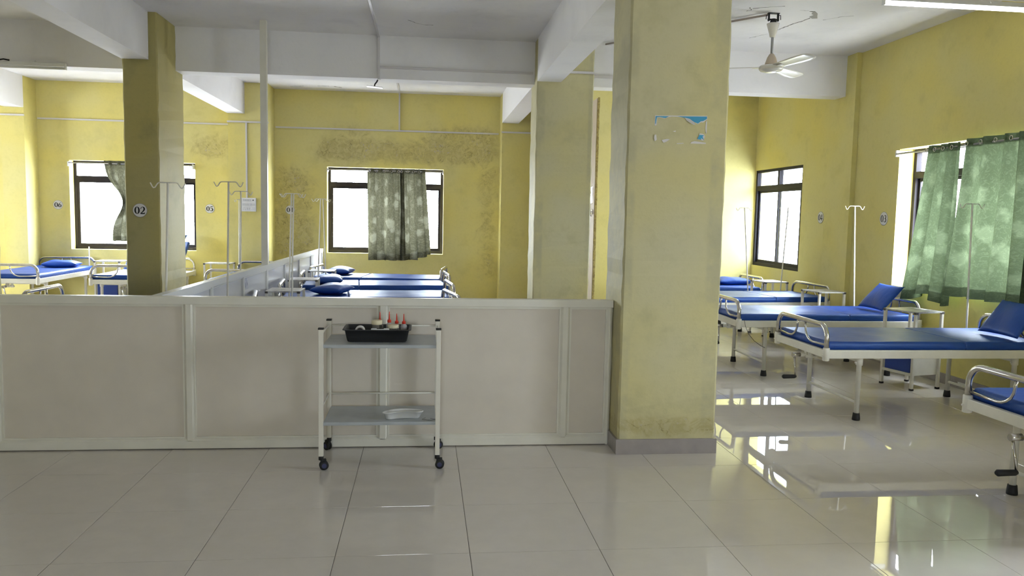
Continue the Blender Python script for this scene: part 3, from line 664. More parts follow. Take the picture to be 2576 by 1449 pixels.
locker(-1.42, 8.36, PI, 'white bedside locker nearest the front partition, inner ward')
locker(-1.44, 9.78, PI+.05, 'white bedside locker between the first two visible inner ward beds')
locker(-1.41, 11.26, PI, 'white bedside locker between the last two beds under the olive curtains')
locker(-4.79, 12.80, PI/2, 'white bedside locker between window-lit bed and the column numbered 02')
locker(-3.13, 12.60, PI/2-.04, 'white bedside locker against the pier below the switchboard')

# ------------------------------------------------------------------ drip stands on the beds
GI = 'white drip stands fixed to the beds'
hb = [(-.118,0,-.002),(-.104,0,-.030),(-.096,0,-.038),(-.086,0,-.034),(-.068,0,-.006),(-.058,0,0),(-.02,0,0),(.02,0,0),(.058,0,0),(.068,0,-.006),(.086,0,-.034),(.096,0,-.038),(.104,0,-.030),(.118,0,-.002)]
HB = fixed(MB().tube(hb, .0042, 8).mesh('hook_bar', 'cream'))
def drip(base, top, label, rz=0.0):
    e = empty('drip_stand', (base[0], base[1], .46)); tag(e, label, 'drip stand', GI)
    h = top[2]-.46; dx, dy = top[0]-base[0], top[1]-base[1]
    MB().tube([(0,0,0),(dx*.12,dy*.12,h*.12),(dx,dy,h)], [.0095,.0085,.0075], 10).build('pole', 'cream', e)
    MB().lathe([(.013,.0),(.015,.004),(.015,.07),(.012,.075)], 12).build('clamp', 'cream', e)
    o = link('hook_bar', HB, e, (dx, dy, h)); o.rotation_euler = (0, 0, rz)
drip((4.84, 6.58, 0), (4.81, 6.58, 1.715), 'drip stand in front of the green curtains')
drip((4.745, 8.29, 0), (4.68, 8.29, 1.712), 'drip stand beside the wall disc 03', .1)
drip((4.68, 10.03, 0), (4.74, 10.03, 1.708), 'drip stand in front of the right-hand pane of the corner window')
drip((4.42, 10.43, 0), (4.31, 10.43, 1.702), 'drip stand in front of the end wall beside the corner window')
drip((-1.60, 6.66, 0), (-1.575, 6.66, 1.755), 'tallest looking drip stand, rising just behind the front partition', -.1)
drip((-1.905, 8.50, 0), (-1.888, 8.50, 1.725), 'drip stand just outside the side partition, in line with the switchboard')
drip((-2.86, 13.10 - .40, 0), (-2.85, 12.70, 1.70), 'thin drip stand half hidden behind another, left of the switchboard', 1.2)
drip((-1.85, 5.89, 0), (-1.808, 5.89, 1.712), 'drip stand in front of the column numbered 02', .05)
drip((-1.425, 8.58, 0), (-1.392, 8.58, 1.716), 'drip stand in front of the far wall disc 04')
drip((-1.325, 8.14, 0), (-1.30, 8.14, 1.705), 'drip stand close beside the one before the far wall disc 04', .3)
drip((-1.44, 10.99, 0), (-1.40, 10.99, 1.708), 'drip stand just left of the olive curtained window')
drip((-1.385, 11.48, 0), (-1.43, 11.48, 1.715), 'leaning drip stand against the olive curtained window frame', .5)
e = empty('drip_stand', (-5.235, 13.12, .46)); tag(e, 'short drip pole stub at the head of the window-lit bed', 'drip stand', GI)
MB().tube([(0,0,0),(0,0,.46)], .0085, 10).build('pole', 'cream', e); MB().lathe([(.013,.0),(.015,.004),(.015,.07),(.012,.075)], 12).build('clamp', 'cream', e)

# ------------------------------------------------------------------ trolley and what it carries
tr = empty('instrument_trolley', (-.255, 4.90, 0)); tag(tr, 'two-shelf white steel trolley on black castors before the partition', 'trolley')
HX, HY = .343, .20
LEGM = fixed(MB().box(-.0135, .0135, -.0135, .0135, .085, .845, ch=.002).mesh('leg', 'cream')); CAPM = fixed(MB().box(-.016, .016, -.016, .016, .842, .852, ch=.002).mesh('end_cap', 'rubber'))
cb = MB(); cb.lathe([(.013,.088),(.015,.078),(.015,.062),(.011,.060)], 12).box(-.004, .030, -.012, .012, .038, .066, ch=.004); CASM = fixed(cb.mesh('castor_fork', 'rubber'))
def wheel(): 
    b = MB()
    for sgn in (-1, 1):
        prof = [(.006,0),(.024,.0),(.027,.004),(.027,.010),(.022,.013),(.008,.014)]
        vs = []; seg = 20
        for r_, y_ in prof:
            for k in range(seg): a = 2*PI*k/seg; vs.append((.016 + r_*math.cos(a), sgn*(.004+y_), .0275 + r_*math.sin(a)))
        b.add(vs, [(i*seg+k, i*seg+(k+1)%seg, (i+1)*seg+(k+1)%seg, (i+1)*seg+k) for i in range(len(prof)-1) for k in range(seg)], True); b.add(vs[-seg:], [tuple(range(seg))])
    b.tube([(.016,-.006,.0275),(.016,.006,.0275)], .02, 16); return b
WHM = fixed(wheel().mesh('wheel', 'rubber')); HUBM = fixed(MB().tube([(.016,-.0192,.0275),(.016,.0192,.0275)], .0145, 16).mesh('hub', mat('hub_blue', (0.05,0.055,0.13), .4)))
for sx, sy, a in ((-1,-1,.25), (1,-1,-.1), (-1,1,2.4), (1,1,.5)):
    l = link('leg', LEGM, tr, (sx*HX, sy*HY, 0)); link('end_cap', CAPM, l)
    c = link('castor', CASM, tr, (sx*HX, sy*HY, 0), (0,0,a)); w = link('wheel', WHM, c); link('hub', HUBM, c)
for z in (.732, .268):
    MB().box(-HX+.012, HX-.012, -HY-.004, HY+.004, z, z+.020, ch=.003).build('shelf', 'shelf', tr)
for z in (.812, .372):
    MB().tube([(-HX,HY,z),(HX,HY,z)], .0055, 8).build('guard_rail', 'cream', tr)
    for sx in (-1, 1): MB().tube([(sx*HX,-HY,z),(sx*HX,HY,z)], .0055, 8).build('guard_rail', 'cream', tr)
MB().tube([(.30,-.13,.2885),(.34,-.15,.2885),(.30,-.17,.2885),(.25,-.15,.2885),(.27,-.11,.2885)], .0012, 6).build('wire_scrap', 'rubber', tr)
ZSH = .752; ZSL = .288
# tray
ty = 4.845; tx = -.272
def shell(w0, d0, w1, d1, h, th, rim, r0=.02):
    """open rectangular tray: outer bottom w0 x d0, top w1 x d1, rounded corners, wall thickness th, flange rim"""
    def ring(w, d, z, r, n=5):
        o = []
        for cx, cy, a in ((w/2-r, d/2-r, 0), (-w/2+r, d/2-r, PI/2), (-w/2+r, -d/2+r, PI), (w/2-r, -d/2+r, 1.5*PI)):
            for i in range(n+1): o.append((cx + r*math.cos(a+PI/2*i/n), cy + r*math.sin(a+PI/2*i/n), z))
        return o
    rings = [ring(w0-.01, d0-.01, 0, r0), ring(w0, d0, .006, r0), ring(w1, d1, h-.003, r0), ring(w1+2*rim, d1+2*rim, h-.003, r0+rim*.6), ring(w1+2*rim, d1+2*rim, h, r0+rim*.6), ring(w1-2*th, d1-2*th, h, r0-th*.5), ring(w0-2*th, d0-2*th, th+.004, r0-th*.5)]
    b = MB(); n = len(rings[0]); vs = [p for r_ in rings for p in r_]
    b.add(vs, [(k*n+i, k*n+(i+1)%n, (k+1)*n+(i+1)%n, (k+1)*n+i) for k in range(len(rings)-1) for i in range(n)], True)
    b.add(rings[0], [tuple(range(n))[::-1]]); b.add(rings[-1], [tuple(range(n))]); return b
tray = tag(shell(.355, .215, .385, .245, .076, .003, .012).build('plastic_tray', 'tray', loc=(-.280, 4.905, ZSH+.001)), 'dark grey plastic tray of bottles on the upper trolley shelf', 'tray')
ZTR = ZSH + .008
GBt = 'squeeze bottles in the dark tray'
BOT = fixed(MB().lathe([(.018,0),(.0205,.004),(.0205,.064),(.019,.072),(.009,.078),(.0085,.084)], 20).mesh('body', 'bottle'))
CAPB = fixed(MB().lathe([(.0115,.080),(.0115,.093),(.010,.095),(.0045,.097),(.0022,.137),(.0015,.139)], 16).mesh('nozzle_cap', 'red'))
for x, y, s, lab in ((-.272, 4.975, 1.12, 'squeeze bottle with tall red nozzle behind the large cream-lidded jar'), (-.213, 4.945, 1.16, 'squeeze bottle with red nozzle, leftmost of the row of three'), (-.168, 4.955, 1.06, 'squeeze bottle with red nozzle, middle of the row of three'), (-.124, 4.945, 1.06, 'squeeze bottle with red nozzle, nearest the tray end')):
    e = empty('squeeze_bottle', (x, y, ZTR)); e.scale = (1, 1, s); tag(e, lab, 'bottle', GBt); link('body', BOT, e); link('nozzle_cap', CAPB, e)
def jar(x, y, r, h, label):
    e = empty('lidded_jar', (x, y, ZTR)); tag(e, label, 'jar')
    MB().lathe([(r*.88,0),(r*.95,.003),(r*.95,h*.76),(r*.86,h*.8)], 24).build('glass_body', 'jar', e)
    MB().lathe([(r*.72,.003),(r*.78,.005),(r*.78,h*.32)], 20).build('contents', mat('jar_content', (0.22,0.20,0.20), .4, var=.5, vscale=60), e)
    MB().lathe([(r*.98,h*.77),(r,h*.79),(r,h*.97),(r*.95,h)], 24).build('lid', 'lid', e)
jar(-.287, 4.905, .033, .112, 'larger clear jar with cream lid in the dark tray')
jar(-.187, 4.880, .034, .088, 'smaller clear jar with cream lid before the squeeze bottles')
e = empty('gauze_pack', (-.384, 4.850, ZTR)); tag(e, 'flat white gauze pack under the tape roll in the tray', 'gauze pack'); MB().box(-.035,.035,-.025,.025,0,.026,ch=.003).build('wrapper', 'white', e)
e = empty('bandage_roll', (-.384, 4.850, ZTR+.026+.0297)); tag(e, 'roll of white bandage tape standing on edge in the tray', 'tape roll')
def hring(r1, r0, w):
    b = MB(); seg = 24; vs = []
    for r_, y_ in ((r1,-w/2),(r1,w/2),(r0,w/2),(r0,-w/2)):
        for k in range(seg): a = 2*PI*k/seg; vs.append((r_*math.cos(a), y_, r_*math.sin(a)))
    b.add(vs, [(i*seg+k, i*seg+(k+1)%seg, ((i+1)%4)*seg+(k+1)%seg, ((i+1)%4)*seg+k) for i in range(4) for k in range(seg)], True); return b
hring(.0295, .021, .035).build('tape', mat('white_tape', (0.74,0.72,0.68), .8), e); hring(.021, .017, .036).build('core', mat('card_core', (0.34,0.28,0.24), .8), e)
e = empty('pen_thermometer', (-.262, 4.815, ZTR)); tag(e, 'white pen-shaped thermometer propped on the front rim of the tray', 'thermometer')
MB().box(-.055, .055, -.010, .010, .036, .052, ch=.006).build('body', 'white', e, (0,0,.022)); MB().box(-.02, .022, -.0105, .0, .049, .0525, ch=.001).build('display', 'black', e, (0,0,.022))
MB().box(-.04,.04,-.008,.008,.0,.060,ch=.003).build('stand_case', 'white', e)
# kidney dish
def kidney():
    n = 48; rings = []
    def ring(s, z, grow):
        o = []
        for i in range(n):
            a = 2*PI*i/n; x = math.cos(a)*(.118*s+grow); y = math.sin(a)*(.046*s+grow); y += .034*(1-(x/.13)**2) - .017   # bent bean
            if math.sin(a) < 0: y += .024*max(0, 1-(x/.085)**2)*s
            o.append((x, y, z))
        return o
    rings = [ring(.80, 0, 0), ring(.86, .004, 0), ring(1, .042, 0), ring(1, .042, .006), ring(1, .045, .006), ring(1, .045, -.002), ring(.86, .007, -.003)]
    b = MB(); vs = [p for r_ in rings for p in r_]
    b.add(vs, [(k*n+i, k*n+(i+1)%n, (k+1)*n+(i+1)%n, (k+1)*n+i) for k in range(len(rings)-1) for i in range(n)], True)
    b.add(rings[0], [tuple(range(n))[::-1]]); b.add(rings[-1], [tuple(range(n))]); return b
o = kidney().build('kidney_dish', 'white', loc=(-.122, 4.775, ZSL+.001), rot=(0,0,.16)); tag(o, 'white plastic kidney dish on the lower trolley shelf', 'dish')

# ------------------------------------------------------------------ number discs
def ribbon(pts, ws):
    L = []; n = len(pts)
    for i, (x, z) in enumerate(pts):
        a = pts[max(0,i-1)]; c = pts[min(n-1,i+1)]; dx, dz = c[0]-a[0], c[1]-a[1]; l = math.hypot(dx,dz) or 1; w = ws[i] if isinstance(ws, list) else ws
        L += [(x-dz/l*w/2, z+dx/l*w/2), (x+dz/l*w/2, z-dx/l*w/2)]
    return L, [(2*i, 2*i+1, 2*i+3, 2*i+2) for i in range(n-1)]
def digit(ch):
    """bold serif figures about .7 wide and 1 high, in the plane, as (verts, faces)"""
    V = []; F = []
    def add(vf):
        v, f = vf; o = len(V); V.extend(v); F.extend([tuple(i+o for i in q) for q in f])
    def ell(cx, cz, rx, rz, a0, a1, wf, n=24):
        pts = [(cx+rx*math.cos(a0+(a1-a0)*i/n), cz+rz*math.sin(a0+(a1-a0)*i/n)) for i in range(n+1)]
        add(ribbon(pts, [wf(a0+(a1-a0)*i/n) for i in range(n+1)]))
    thick = lambda a: .06 + .15*abs(math.cos(a))**1.2
    if ch == '0': ell(0, .5, .235, .455, 0, 2*PI, thick, 36)
    if ch == '2':
        ell(0, .70, .21, .26, PI*.93, -PI*.28, lambda a: .07+.13*max(0,math.cos(a))); add(ribbon([(.165,.53),(.0,.30),(-.25,.09)], [.19,.12,.08])); add(ribbon([(-.27,.07),(.0,.075),(.22,.075),(.30,.24)], [.14,.15,.16,.03])); add(ribbon([(-.26,.75),(-.17,.72)], [.02,.12]))
    if ch == '3':
        ell(-.02, .74, .19, .22, PI*.85, -PI*.45, lambda a: .07+.12*max(0,math.cos(a))); ell(-.04, .28, .24, .26, PI*.5, -PI*.88, lambda a: .07+.14*max(0,math.cos(a))); add(ribbon([(-.14,.53),(.04,.535)], .06)); add(ribbon([(-.30,.16),(-.18,.12)], [.10,.12]))
    if ch == '4':
        add(ribbon([(.09,0),(.09,1.0)], .17)); add(ribbon([(-.32,.30),(.32,.30)], .13)); add(ribbon([(.06,.97),(-.30,.30)], .07))
    if ch == '5':
        add(ribbon([(-.17,.93),(.26,.93)], .14)); add(ribbon([(-.16,.93),(-.22,.56)], .06)); ell(-.05, .33, .25, .29, PI*.62, -PI*.85, lambda a: .08+.15*max(0,math.cos(a))); add(ribbon([(-.32,.14),(-.2,.10)], [.08,.12]))
    if ch == '6':
        ell(0, .31, .215, .27, 0, 2*PI, thick, 30); pts = [(.22,.95),(.02,.86),(-.14,.68),(-.21,.42),(-.215,.3)]; add(ribbon(pts, [.05,.08,.13,.19,.2]))
    return V, F
DIG = {}
def number_disc(txt, pos, facing, r, label, group='round bed number discs'):
    """facing: unit axis the disc looks towards, '-y' or '-x'"""
    e = empty('number_disc', pos); tag(e, label, 'sign', group); e.rotation_euler = (0, 0, 0 if facing == '-y' else -PI/2)
    seg = 32; b = MB(); vs = [(r*math.cos(2*PI*k/seg), y, r*math.sin(2*PI*k/seg)) for y in (0, -.004) for k in range(seg)]
    b.add(vs, [(k, (k+1)%seg, seg+(k+1)%seg, seg+k) for k in range(seg)]); b.add(vs[seg:], [tuple(range(seg))]); b.add(vs[:seg], [tuple(range(seg))[::-1]]); b.build('disc', 'sign', e)
    b = MB(); vs = [(q*math.cos(2*PI*k/seg), -.0046, q*math.sin(2*PI*k/seg)) for q in (r*1.0, r*.955) for k in range(seg)]; b.add(vs, [(k, (k+1)%seg, seg+(k+1)%seg, seg+k) for k in range(seg)]); b.build('rim_line', mat('rim_grey', (0.20,0.19,0.18), .6), e, fix=False)
    for k, chh in enumerate(txt):
        v, f = digit(chh); s = r*1.05; b = MB(); b.add([((-.36 + .72*k)*s + x*s*1.05, -.0052, (z-.5)*s) for x, z in v], f); b.build('numeral', 'black', e, fix=False)
number_disc('06', (-5.75, YF-.001, 1.565), '-y', .073, 'round white disc reading 06 beside the window with the tied curtain')
number_disc('05', (-3.44, YF-.001, 1.551), '-y', .073, 'round white disc reading 05 on the far wall between column and switchboard')
number_disc('04', (-2.18, YF-.001, 1.559), '-y', .073, 'round white disc reading 04 behind the drip stands')
number_disc('02', (-2.885, 8.495, 1.51), '-y', .071, 'round white disc reading 02 on the dark column')
number_disc('04', (4.999, 9.651, 1.59), '-x', .075, 'round white disc reading 04 beside the corner window')
number_disc('03', (4.999, 8.246, 1.581), '-x', .075, 'round white disc reading 03 beside the green curtains')

# ------------------------------------------------------------------ torn poster on the foreground column
e = empty('torn_poster', (1.60, 4.936, 2.09)); tag(e, 'torn remains of a blue and white poster on the foreground column', 'poster')
def px(x, y): return (1.427 + (x-1648)*.002576 - 1.60, 2.170 - (y-292)*.00247 + (x-1648)*.00008 - 2.09)
def flat(name, m, pts, dy, t=.0012):
    MB().prism([(px(*p)[0], -dy, px(*p)[1]) for p in pts], (0, -t, 0)).build(name, m, e)
flat('paper_strip', 'paper', [(1648,291),(1780,292),(1780,302),(1776,304),(1770,309),(1765,308),(1757,313),(1750,310),(1744,306),(1735,301),(1722,297),(1708,295),(1690,294),(1680,296),(1672,299),(1660,296),(1654,297),(1653,316),(1648,317)], .0)
flat('blue_print', 'poster_blue', [(1650,293),(1683,293.5),(1675,297.5),(1670,297),(1660,295),(1653,296),(1651,312),(1649.5,312)], .0012)
flat('blue_print', 'poster_blue', [(1705,293.5),(1779,294),(1779,300),(1770,305),(1764,306),(1757,311.5),(1748,308),(1740,303),(1728,298),(1716,295.5)], .0012)
flat('paper_scrap', 'paper', [(1762,336),(1769,337),(1774,339),(1776,345),(1772,355),(1764,353),(1756,351),(1760,344)], .0)
flat('blue_print', 'poster_blue', [(1762,340),(1773,341),(1770,345),(1774,353),(1766,348),(1767,353),(1757,350)], .0012)
for k, pts in enumerate(([(1667,353),(1680,350),(1688,351),(1680,357),(1672,360)], [(1649,340),(1653,339),(1655,352),(1650,356),(1648,348)], [(1742,358),(1750,356),(1779,360),(1779,363),(1740,362)], [(1777,306),(1780,305),(1780,336),(1778,337),(1776,322)], [(1705,361),(1722,360),(1723,362),(1706,363)], [(1694,331),(1702,329),(1701,333)])): flat('paper_scrap', 'paper', pts, .0)
rb = MB(); L = [(1722,296),(1735,300),(1745,308),(1749,315),(1744,315),(1738,311),(1728,304)]
n = len(L); vs = [(px(*p)[0], -.002 - .012*math.sin(PI*i/(n-1)), px(*p)[1]) for i, p in enumerate(L)]; rb.add(vs, [tuple(range(n))]); rb.build('curled_edge', 'paper', e, fix=False)

# ------------------------------------------------------------------ curtains
def curtain(name, axis, pos, top, bot, zt_, zb, folds, amp, m, label, group, gather=None, phase=0.0, seed=0, nu=150, nv=44, zbf=None, flare=0.0, tang=.75):
    """hanging cloth; axis 0 = hangs along Y at X=pos, 1 = along X at Y=pos; top / bot = (start, end) along the rail"""
    rnd = random.Random(seed); fp = [rnd.uniform(-.5, .5) for _ in range(12)]
    b = MB(); vs = []; uv = []
    for j in range(nv+1):
        v = j/nv
        for i in range(nu+1):
            u = i/nu
            a = (top[0]+(top[1]-top[0])*u)*(1-v) + (bot[0]+(bot[1]-bot[0])*u)*v
            if gather:   # tied at height gather[0] around centre gather[1]
                g = math.exp(-((v-gather[0])/gather[2])**2); a = a*(1-g) + (gather[1] + (u-.5)*gather[3])*g
            ph = 2*PI*(folds*u) + phase + 1.1*math.sin(2*PI*u*1.3+fp[0]) + .9*v*math.sin(2*PI*u*2+fp[1]*4)
            am = amp*(.45+.55*v)*(1+.5*math.sin(2*PI*u*2.3+fp[2]*6)) + amp*.25
            d = am*(math.sin(ph)+.25*math.sin(2*ph+fp[3]*5)) - flare*v*v
            a += tang*am*math.cos(ph)*(1 if top[1] > top[0] else -1)*(.25+.75*v)
            zbb = zb + (zbf(u) if zbf else 0)
            z = zt_ + (zbb-zt_)*v + .004*math.sin(30*u+fp[4]*9)*v
            vs.append((pos+d, a, z) if axis == 0 else (a, pos+d, z)); uv.append((u*abs(top[1]-top[0])*1.7, (1-v)*1.5))
    b.add(vs, [(j*(nu+1)+i, j*(nu+1)+i+1, (j+1)*(nu+1)+i+1, (j+1)*(nu+1)+i) for j in range(nv) for i in range(nu)], True)
    e = empty(name, (pos, (top[0]+top[1])/2, zb) if axis == 0 else ((top[0]+top[1])/2, pos, zb)); tag(e, label, 'curtain', group)
    b.v = [(x-e.location.x, y-e.location.y, z-e.location.z) for x, y, z in b.v]
    me = b.mesh('cloth', m); ul = me.uv_layers.new(name='UVMap')
    for l in me.loops: ul.data[l.index].uv = uv[l.vertex_index]
    link('cloth', me, e)
    # eyelet rings where the cloth crosses the rail
    if gather is None:
        k = 0
        for q in range(int(folds)+1):
            u = (q+.35)/(folds+.5); a = top[0]+(top[1]-top[0])*u; rr = MB(); pts = []
            for t_ in range(14):
                an = 2*PI*t_/14; pts.append((.0, .019*math.cos(an), .019*math.sin(an)) if axis == 0 else (.019*math.cos(an), 0, .019*math.sin(an)))
            rr.tube(pts, .004, 6, closed=True); off = amp*.7+.008
            o = rr.build('eyelet', 'chrome', e, fix=False); o.location = (-off, a-e.location.y, zt_-.045-e.location.z) if axis == 0 else (a-e.location.x, -off, zt_-.045-e.location.z)
    return e
GC = 'patterned green window curtains'
curtain('window_curtain', 0, 4.955, (7.50, 6.98), (7.76, 6.97), 2.300, .80, 3.6, .038, 'curtain_green', 'green curtain hanging beside the bare edge of the side window', GC, seed=2, phase=.4,
        zbf=lambda u: -.045*math.cos(2*PI*(u-.12)*1.25), flare=.03)
curtain('window_curtain', 0, 4.955, (6.93, 5.98), (7.00, 5.90), 2.315, .865, 4.6, .042, 'curtain_green', 'wider green curtain at the picture edge, behind a drip stand', GC, seed=5, phase=1.5, flare=.02)
curtain('window_curtain', 1, 13.235, (-.945, -.345), (-.94, -.33), 2.262, .765, 4.6, .036, 'curtain_olive', 'olive curtain covering the middle of the central far window', GC, seed=8)
curtain('window_curtain', 1, 13.235, (-.42, -.005), (-.40, .08), 2.262, .775, 3.8, .040, 'curtain_olive', 'olive curtain with lifted corner over the central far window', GC, seed=11, zbf=lambda u: .105*max(0, (u-.55)/.45)**1.0)
curtain('window_curtain', 1, 13.235, (-5.03, -4.05), (-4.92, -4.22), 2.270, 1.01, 6.5, .030, 'curtain_olive', 'dark green curtain tied in the middle beside the column numbered 02', GC, gather=(.52, -4.66, .22, .17), seed=14)
def rod(pts, label, brackets):
    e = empty('curtain_rod', pts[0]); tag(e, label, 'curtain rod', 'curtain rods in the windows'); p0 = Vector(pts[0])
    MB().tube([Vector(p)-p0 for p in pts], .0095, 10).build('rod', mat('rod_grey', (0.35,0.34,0.34), .35, metal=.6), e)
    for (x0,x1,y0,y1,z0,z1) in brackets: MB().box(x0-p0.x, x1-p0.x, y0-p0.y, y1-p0.y, z0-p0.z, z1-p0.z, ch=.003).build('bracket_block', 'white', e)
rod([(4.955+.002, 8.02, 2.262), (4.957, 6.12, 2.262)], 'curtain rod carrying the green curtains at the side window', [(4.95, 5.12, 8.008, 8.029, 2.235, 2.30), (4.95, 5.12, 6.102, 6.12, 2.235, 2.30)])
rod([(-1.575, 13.235, 2.225), (.285, 13.235, 2.225)], 'curtain rod carrying the olive curtains', [(-1.589, -1.572, 13.23, 13.36, 2.19, 2.245), (.283, .299, 13.23, 13.36, 2.19, 2.245)])
rod([(-5.55, 13.235, 2.225), (-3.68, 13.235, 2.225)], 'curtain rod carrying the tied curtain', [(-5.569, -5.545, 13.23, 13.36, 2.17, 2.245), (-3.69, -3.665, 13.23, 13.36, 2.17, 2.245)])

# ------------------------------------------------------------------ ceiling fan
fx, fy = 3.255, 7.40
fe = empty('ceiling_fan', (fx, fy, 2.93)); tag(fe, 'white three-blade ceiling fan hanging near the foreground column', 'fan')
z0 = -2.93
mt = MB(); 
for sx in (-1, 1): mt.box(sx*.045-.006, sx*.045+.006, -.012, .012, ZC-.075+z0, ZC+z0); mt.tube([(sx*.045,0,ZC-.015+z0),(sx*.07,0,ZC-.02+z0),(sx*.072,0,ZC-.06+z0)], .004, 6)
mt.tube([(-.055,0,ZC-.06+z0),(.055,0,ZC-.06+z0)], .008, 8).box(-.055,.055,-.018,.018,ZC-.008+z0,ZC+z0).lathe([(.02,ZC-.10+z0),(.03,ZC-.085+z0),(.026,ZC-.055+z0)], 12)
mt.build('hook_mount', 'rubber', fe)
MB().lathe([(.018,3.26+z0),(.026,3.265+z0),(.034,3.30+z0),(.056,3.375+z0),(.058,3.388+z0),(.05,3.392+z0)], 24).build('canopy_cup', 'fan', fe)
MB().tube([(0,0,3.40+z0),(0,0,3.08+z0)], .0125, 14).build('down_rod', mat('rod_steel', (0.36,0.36,0.37), .4, metal=.5), fe)
MB().lathe([(.060,3.005+z0),(.058,3.02+z0),(.040,3.075+z0),(.022,3.105+z0),(.016,3.11+z0)], 24).build('lower_cup', 'fan_tan', fe)
MB().lathe([(.03,2.935+z0),(.06,2.938+z0),(.066,2.945+z0),(.098,2.950+z0),(.112,2.965+z0),(.114,2.985+z0),(.100,2.998+z0),(.068,3.005+z0),(.055,3.006+z0)], 32).build('motor_housing', 'fan', fe)
for a in (-80, 40, 160):
    a = math.radians(a); b = MB(); n = 10; vs = []
    for t in range(n+1):
        s = .10 + .50*t/n; w = .050 + .020*min(1, t/6); w *= 1 if t < n else .72
        for k in range(7):
            q = -1+2*k/6; vs.append((s + (.02*(1-q*q) if t == n else 0), q*w, -.20*q*w + .004*(1-q*q)))
    b.add(vs, [(t*7+k, t*7+k+1, (t+1)*7+k+1, (t+1)*7+k) for t in range(n) for k in range(6)], True)
    bl = b.build('blade', 'fan', fe, (0,0,2.982+z0), (0,0,a), fix=False); md = bl.modifiers.new('thickness', 'SOLIDIFY'); md.thickness = .003
    MB().box(.07,.17,-.022,.022,-.004,.004,ch=.002).build('blade_arm', 'fan', bl)

# ------------------------------------------------------------------ tube lights
def tube_light(x0, x1, y, z, lit, label, back):
    e = empty('tube_light', ((x0+x1)/2, y, z)); tag(e, label, 'tube light'); h = (x1-x0)/2
    MB().box(-h, h, -.018, .022, .012, .050, ch=.004).build('batten', 'white', e)
    MB().tube([(-h+.012,0,-.004),(h-.012,0,-.004)], .0145, 14).build('lamp', 'tube_on' if lit else 'white', e)
    for sx in (-1, 1): MB().box(sx*h-(.012 if sx > 0 else 0), sx*h+(.012 if sx < 0 else 0), -.018, .020, -.020, .014, ch=.003).build('end_cap', 'white', e)
    for q in (-.55, .45): 
        MB().box(q*h-.03, q*h+.03, -.02, .05, .046, .085 if back is None else .07, ch=.004).tube([(q*h,-.02,.05),(q*h,-.028,.04),(q*h+.006,-.026,.03)], .003, 6).build('clip', 'white', e)
    return e
tl = tube_light(3.49, 4.69, 5.95, 3.222, True, 'lit white tube light along the top edge, before the green curtains', None)
MB().box(-.64, .66, .02, .05, .075, .10).build('mounting_strip', 'white', tl); MB().box(-.5,-.46,.025,.045,.10,.264).build('hanger', 'white', tl); MB().box(.46,.5,.025,.045,.10,.264).build('hanger', 'white', tl)
MB().tube([(-.05,.03,.10),(-.02,.0,.085),(-.06,-.024,.06),(-.11,-.02,.045),(-.14,-.026,.055)], .006, 8).build('wire', 'conduit', tl)
t2 = tube_light(-5.02, -3.80, 9.075, 2.995, False, 'unlit tube light on the cross beam, cut off by the picture edge', 1)
MB().tube([(.05,-.01,.06),(.0,-.028,.066),(-.06,-.03,.055),(-.10,-.02,.05)], .008, 8).build('wire', 'rubber', t2)

# ------------------------------------------------------------------ conduits, switchboard, loose wire
GCo = 'white surface cable conduits'
def conduit(segs, label):
    e = empty('cable_conduit', segs[0][0]); tag(e, label, 'conduit', GCo); p0 = segs[0][0]
    for a, c in segs:
        x0, x1 = sorted((a[0], c[0])); y0, y1 = sorted((a[1], c[1])); z0, z1 = sorted((a[2], c[2])); h = .0125
        if x1-x0 < .001: x0 -= h; x1 += h
        if y1-y0 < .001: y0 -= h; y1 += h
        if z1-z0 < .001: z0 -= h; z1 += h
        MB().box(x0-p0[0], x1-p0[0], y0-p0[1], y1-p0[1], z0-p0[2], z1-p0[2], ch=.002).build('trunking', 'conduit', e)
conduit([((-.525, 3.0, ZC-.012), (-.525, 9.09, ZC-.012)), ((-.525, 9.09, ZC), (-.525, 9.09, ZB-.01))], 'conduit crossing the ceiling and dropping down the cross beam')
conduit([((-.51, 9.09, 3.14), (1.20, 9.09, 3.14))], 'level conduit along the cross beam towards the column')
conduit([((1.47, 8.868, 3.13), (1.86, 8.868, 3.13)), ((1.87, 9.09, 3.13), (2.5, 9.09, 3.13))], 'level conduit over the column behind the partition')
conduit([((-.43, 9.36, ZC-.012), (-.43, YF-.013, ZC-.012)), ((-.43, YF-.012, ZC), (-.43, YF-.012, 2.885))], 'vertical conduit down the far wall above the olive curtains')
conduit([((-6.01, YF-.012, 2.90), (-3.04, YF-.012, 2.90))], 'level conduit on the far wall above the tied curtain')
conduit([((-3.03, 12.766, 2.89), (-2.41, 12.766, 2.89))], 'short level conduit across the pier above the switchboard')
conduit([((-2.40, YF-.012, 2.88), (1.20, YF-.012, 2.88))], 'level conduit on the damp far wall above the olive curtains')
conduit([((1.21, 12.886, 2.87), (1.87, 12.886, 2.87))], 'short level conduit across the pier behind the second column')
conduit([((-6.37, 12.886, 2.90), (-6.02, 12.886, 2.90))], 'short level conduit across the outermost pier')
conduit([((-2.745, 12.768, 2.88), (-2.745, 12.768, 1.73))], 'vertical conduit dropping to the switchboard')
conduit([((-4.77, 9.09, ZC), (-4.77, 9.09, 3.06))], 'short conduit dropping to the unlit tube light')
e = empty('cable_conduit', (fx-.06, fy, ZC-.02)); tag(e, 'round conduit leading from the fan across the ceiling', 'conduit', GCo)
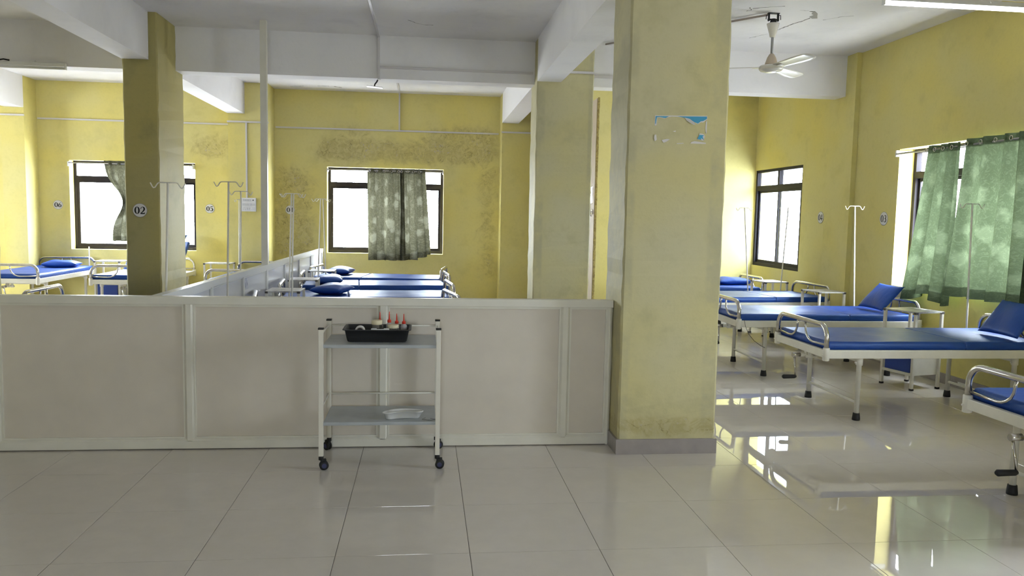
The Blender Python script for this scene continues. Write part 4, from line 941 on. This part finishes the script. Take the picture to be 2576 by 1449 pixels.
MB().tube([(0,0,0),(-.62,.80,0),(-1.2,1.55,0)], .010, 8).build('pipe', mat('pipe_brown', (0.40,0.34,0.30), .5), e)
sb = empty('switchboard', (-2.717, 12.765, 1.625)); tag(sb, 'square white switchboard on the far pier below a conduit', 'switchboard')
MB().box(-.112, .112, -.02, .012, -.105, .105, ch=.006).build('plate', 'white', sb)
SWM = fixed(MB().box(-.009, .009, -.027, -.018, -.017, .017, ch=.002).mesh('switch', mat('switch_white', (0.72,0.72,0.71), .3)))
for z, xs in ((.068, (-.075,-.05,-.025,0,.025)), (.0, (-.085,-.06,-.03,-.01,.015,.04,.065,.088)), (-.064, (-.018,.012))):
    for x in xs: link('switch', SWM, sb, (x, 0, z))
for x, z in ((-.065,-.064), (.065,-.064)):
    s = MB().box(-.026,.026,-.024,-.018,-.026,.026,ch=.002).build('socket_outlet', 'white', sb, (x,0,z))
    for hx, hz in ((0,.013),(-.012,-.008),(.012,-.008)): MB().tube([(hx,-.0245,hz),(hx,-.0235,hz)], .0035, 8).build('pin_hole', 'black', s)
MB().tube([(.07,-.03,.07),(.07,-.018,.07)], .009, 12).build('indicator', 'black', sb)
lw = empty('lamp_holder', (-.535, 9.15, ZB)); tag(lw, 'loose black wire with a flat bracket hanging under the cross beam', 'lamp holder')
MB().tube([(0,-.02,-.005),(-.015,0,-.03),(-.035,0,-.055),(-.04,0,-.085)], .008, 8).build('wire', 'rubber', lw)
MB().box(-.115,.06,-.05,.05,-.092,-.086,ch=.001).build('bracket', 'conduit', lw, rot=(0,.08,0)); MB().box(-.005,.03,-.035,.0,-.012,.0,ch=.002).build('clip', 'white', lw)
st = tag(MB().box(-.003, 0, -.05, .05, 0, .035, ch=.001).build('paper_sticker', 'sign', loc=(XR-.012, 6.80, .028)), 'small white sticker on the grey skirting under the beds', 'sticker')

tag(MB().tube([(3.10,7.387,.565),(3.115,7.380,.50),(3.145,7.372,.43),(3.20,7.365,.365),(3.27,7.365,.315),(3.33,7.40,.29)], .0022, 6).build('thin_cable', 'rubber'), 'thin dark cable hanging from the bed beside the wall disc 03', 'cable')
